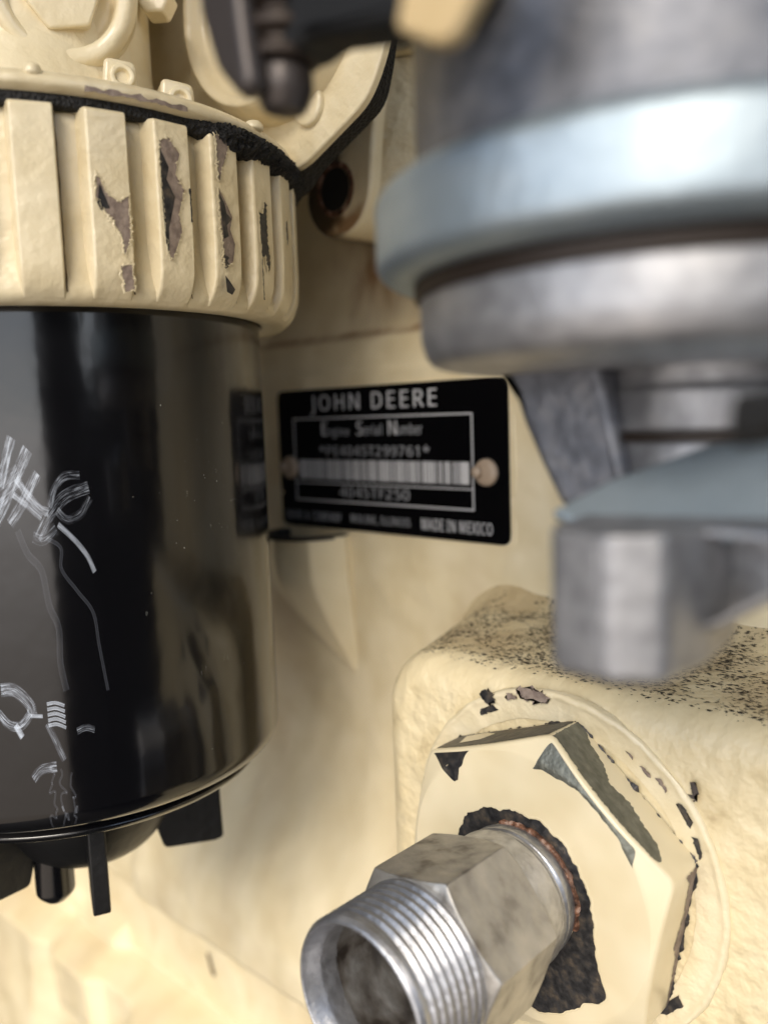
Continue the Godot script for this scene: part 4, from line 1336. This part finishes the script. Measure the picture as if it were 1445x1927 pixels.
# ---- grey metal pump, upper right, nearest to the lens
func pump() -> void:
	var t := thing("fuel_pump", "grey cast aluminium pump with a pale flange, out of focus at the upper right", "pump", Vector3(PUMP.x, -0.024, PUMP.y))
	var ax := Transform3D(Basis(), Vector3(PUMP.x, 0, PUMP.y))
	var b := MB.new()
	lathe(b, rounded([Vector2(0.0, 0.0225), Vector2(0.0272, 0.0225), Vector2(0.0272, 0.075), Vector2(0.0, 0.075)], 0.0012), 120, ax)
	put("upper_housing", b, M.dull_aluminium, t)
	b = MB.new()
	lathe(b, rounded([Vector2(0.020, 0.0142), Vector2(0.0300, 0.0138), Vector2(0.0318, 0.0150), Vector2(0.0318, 0.0222), Vector2(0.0300, 0.0236), Vector2(0.020, 0.0238)], 0.0018, 5), 120, ax)
	put("flange_ring", b, M.zinc_plate, t)
	b = MB.new()
	lathe(b, rounded([Vector2(0.0, 0.0042), Vector2(0.0220, 0.0042), Vector2(0.0262, 0.0050), Vector2(0.0272, 0.0075), Vector2(0.0272, 0.0142), Vector2(0.0, 0.0142)], 0.0018, 5), 120, ax)
	var lo := put("lower_housing", b, M.cast_aluminium, t)
	b = MB.new()
	lathe(b, rounded([Vector2(0.0260, 0.0118), Vector2(0.0278, 0.0121), Vector2(0.0278, 0.0139), Vector2(0.0260, 0.0142)], 0.0003), 120, ax)
	put("joint_and_shade_band", b, M.dark_bronze, t)  # dark band painting the shade under the flange
	b = MB.new()
	lathe(b, rounded([Vector2(0.0120, -0.0041), Vector2(0.0139, -0.0039), Vector2(0.0139, -0.0029), Vector2(0.0120, -0.0027)], 0.0003), 80, Transform3D(Basis(), Vector3(-0.0400, 0, -0.1000)))
	put("joint_and_shade_band", b, M.dark_bronze, t)
	# neck
	b = MB.new()
	lathe(b, rounded([Vector2(0.0, -0.0125), Vector2(0.0130, -0.0125), Vector2(0.0132, -0.0040), Vector2(0.0122, -0.0034), Vector2(0.0134, -0.0028), Vector2(0.0136, 0.0016), Vector2(0.0130, 0.0022), Vector2(0.0130, 0.0050)], 0.0006), 80, Transform3D(Basis(), Vector3(-0.0400, 0, -0.1000)))
	put("neck", b, M.cast_aluminium, t)
	# slanting web on the left
	b = MB.new()
	prism(b, rounded([Vector2(-0.0640, 0.0075), Vector2(-0.0594, 0.0020), Vector2(-0.0583, -0.0013), Vector2(-0.0560, -0.0060), Vector2(-0.0530, -0.0115), Vector2(-0.0440, -0.0115), Vector2(-0.0470, 0.0020), Vector2(-0.0490, 0.0075)], 0.0010, 3, true), -0.094, -0.086, 0.0012, Transform3D(), 0.0012)
	put("web", b, M.dull_aluminium, t)
	# flat zinc plate, tilted, one corner to the left
	b = MB.new()
	var flat := Transform3D(Basis(Vector3.RIGHT, -PI / 2), Vector3(0, 0, 0))
	var tilted := Transform3D(Basis(Vector3(0.9523, 0, -0.3052), Vector3(-0.2343, 0.641, -0.7309), Vector3(0.1957, 0.7675, 0.6104)), Vector3(-0.0339, -0.0079, -0.0835))
	var pp := rounded([Vector2(-0.0158, -0.0042), Vector2(-0.0053, -0.0085), Vector2(-0.0001, -0.0079), Vector2(0.0050, -0.0052), Vector2(0.0200, 0.0015), Vector2(0.0200, 0.0170), Vector2(0.0046, 0.0094), Vector2(-0.0026, 0.0048), Vector2(-0.0101, 0.0006)], 0.0010, 4, true)
	prism(b, pp, -0.0012, 0.0, 0.0004, tilted, 0.0003)
	put("zinc_plate", b, M.zinc_plate, t)
	# block hanging under the plate, with an arm to the right
	b = MB.new()
	var bl := rounded([Vector2(-0.0445, 0.0800), Vector2(-0.0432, 0.0690), Vector2(-0.0412, 0.0652), Vector2(-0.0350, 0.0645), Vector2(-0.0312, 0.0672), Vector2(-0.0306, 0.0745), Vector2(-0.0320, 0.0850)], 0.0009, 4, true)
	prism(b, bl, -0.0242, -0.0108, 0.0003, flat, 0.0014)
	var lugb := put("lower_block", b, M.cast_aluminium, t)
	b = MB.new()
	prism(b, rounded([Vector2(-0.0330, -0.0108), Vector2(0.0050, -0.0108), Vector2(0.0050, -0.0115), Vector2(-0.0250, -0.0170), Vector2(-0.0302, -0.0205), Vector2(-0.0330, -0.0205)], 0.0010, 3, true), -0.0830, -0.0738, 0.0008, Transform3D())
	put("arm", b, M.cast_aluminium, lugb)
	b = MB.new()
	slab(b, -0.03645, -0.0230, -0.0361, -0.0112, -0.0650, -0.06435)
	put("casting_seam", b, M.cast_aluminium, lugb)
	# black hose end by the neck, right edge of the picture
	var h := thing("black_hose", "end of a black rubber hose beside the grey pump, at the right edge", "hose", Vector3(-0.0222, -0.0020, -0.0600))
	b = MB.new()
	tube(b, [Vector3(-0.0226, -0.0012, -0.0600), Vector3(-0.0223, -0.0012, -0.0600), Vector3(-0.0190, -0.0008, -0.0602), Vector3(-0.0120, 0.0005, -0.0606), Vector3(0.0, 0.003, -0.061), Vector3(0.02, 0.009, -0.062)], 0.0019)
	put("hose_body", b, M.rubber, h)

# ---- dark valve hanging in at the top, out of focus
func dark_valve() -> void:
	var t := thing("drain_valve", "dark blurred metal valve stem hanging from a black bar at the top edge", "valve", Vector3(-0.0665, 0.031, -0.060))
	var ax := Transform3D(Basis(Vector3(0, 0, 1), -0.10), Vector3(-0.0686, 0.0335, -0.0600))
	var b := MB.new()
	lathe(b, rounded([Vector2(0.0, -0.0030), Vector2(0.0022, -0.0026), Vector2(0.0030, -0.0005), Vector2(0.0028, 0.0016), Vector2(0.0018, 0.0022), Vector2(0.0018, 0.0030)], 0.0006), 40, ax)
	put("stem_tip", b, M.worn_dark, t)
	b = MB.new()
	lathe(b, rounded([Vector2(0.0, 0.0018), Vector2(0.0036, 0.0020), Vector2(0.0038, 0.0030), Vector2(0.0029, 0.0034), Vector2(0.0029, 0.0042), Vector2(0.0040, 0.0046), Vector2(0.0040, 0.0056), Vector2(0.0030, 0.0060), Vector2(0.0030, 0.0068), Vector2(0.0044, 0.0072), Vector2(0.0044, 0.0092), Vector2(0.0032, 0.0098), Vector2(0.0032, 0.0200)], 0.0004), 40, ax)
	put("stem", b, M.dark_bronze, t)
	b = MB.new()
	prism(b, rounded([Vector2(-0.0755, 0.052), Vector2(-0.0752, 0.0410), Vector2(-0.0730, 0.0350), Vector2(-0.0694, 0.0312), Vector2(-0.0672, 0.0320), Vector2(-0.0680, 0.0370), Vector2(-0.0694, 0.052)], 0.0012, 3, true), -0.0575, -0.0545, 0.0012, Transform3D(), 0.0012)
	put("side_tab", b, M.worn_dark, t)
	b = MB.new()
	prism(b, rounded([Vector2(-0.0770, 0.060), Vector2(-0.0760, 0.0390), Vector2(-0.0735, 0.0365), Vector2(-0.0655, 0.0352), Vector2(-0.0625, 0.0358), Vector2(-0.0600, 0.0352), Vector2(-0.0560, 0.0343), Vector2(-0.0480, 0.0326), Vector2(-0.0440, 0.0340), Vector2(-0.0440, 0.060)], 0.0012, 3, true), -0.064, -0.058, 0.0012, Transform3D(), 0.0012)
	put("black_bar", b, M.black_panel, t)
	var k := thing("tan_bracket", "tan painted bracket end between the black bar and the grey pump, top edge", "bracket", Vector3(-0.048, 0.031, -0.062))
	b = MB.new()
	prism(b, rounded([Vector2(-0.0447, 0.0285), Vector2(-0.0408, 0.0262), Vector2(-0.0393, 0.0262), Vector2(-0.0350, 0.0310), Vector2(-0.0317, 0.0385), Vector2(-0.0400, 0.0430)], 0.0008, 3, true), -0.0520, -0.0500, 0.0006, Transform3D(), 0.0006)
	put("bracket_body", b, M.tan_bracket, k)

# ---- added dark guard out of view, blocking sky light and darkening reflections
func light_blockers() -> void:
	var t := thing("light_blocker_panels", "added dark guard panels standing round the engine, outside the picture", "screening", Vector3(0.4, -0.6, 0.0))
	for q in [[Vector3(0.30, 0.0, 0.235), Vector3(0.40, 0.0, 0.06), 0.42], [Vector3(0.40, 0.0, 0.06), Vector3(0.42, 0.0, -0.20), 0.045], [Vector3(0.42, 0.0, -0.20), Vector3(0.30, 0.0, -0.60), 0.42], [Vector3(-0.95, 0.0, -0.40), Vector3(-0.32, 0.0, 0.62), 0.42]]:
		var b := MB.new()
		var d: Vector3 = q[1] - q[0]
		var xf := Transform3D(Basis(d.normalized(), Vector3.UP, d.normalized().cross(Vector3.UP)), q[0])
		prism(b, PackedVector2Array([Vector2(0, -0.45), Vector2(d.length(), -0.45), Vector2(d.length(), q[2]), Vector2(0, q[2])]), -0.002, 0.0, 0.0008, xf)
		put("panel", b, M.black_panel, t)
	var pb := MB.new()
	prism(pb, rounded([Vector2(-0.95, -0.6), Vector2(0.45, -0.6), Vector2(0.45, 0.3), Vector2(-0.95, 0.3)], 0.02, 4, true), 0.0, 0.003, 0.001, Transform3D(Basis(Vector3.RIGHT, PI / 2), Vector3(0, -0.45, 0)))
	put("lower_light_blocker", pb, M.black_panel, t)  # unseen sheet added to block light from below
	var blocker := thing("overhead_light_blocker", "added dark sheet as light hood over the engine, above the picture", "blocker", Vector3(0.0, 0.42, 0.0))
	var hb := MB.new()
	prism(hb, rounded([Vector2(-0.95, -0.6), Vector2(0.45, -0.6), Vector2(0.45, 0.36), Vector2(-0.95, 0.36)], 0.02, 4, true), 0.0, 0.003, 0.001, Transform3D(Basis(Vector3.RIGHT, PI / 2), Vector3(0, 0.42, 0)))
	put("upper_blocker_sheet", hb, M.black_panel, blocker)  # added overhead to keep sky light off the engine
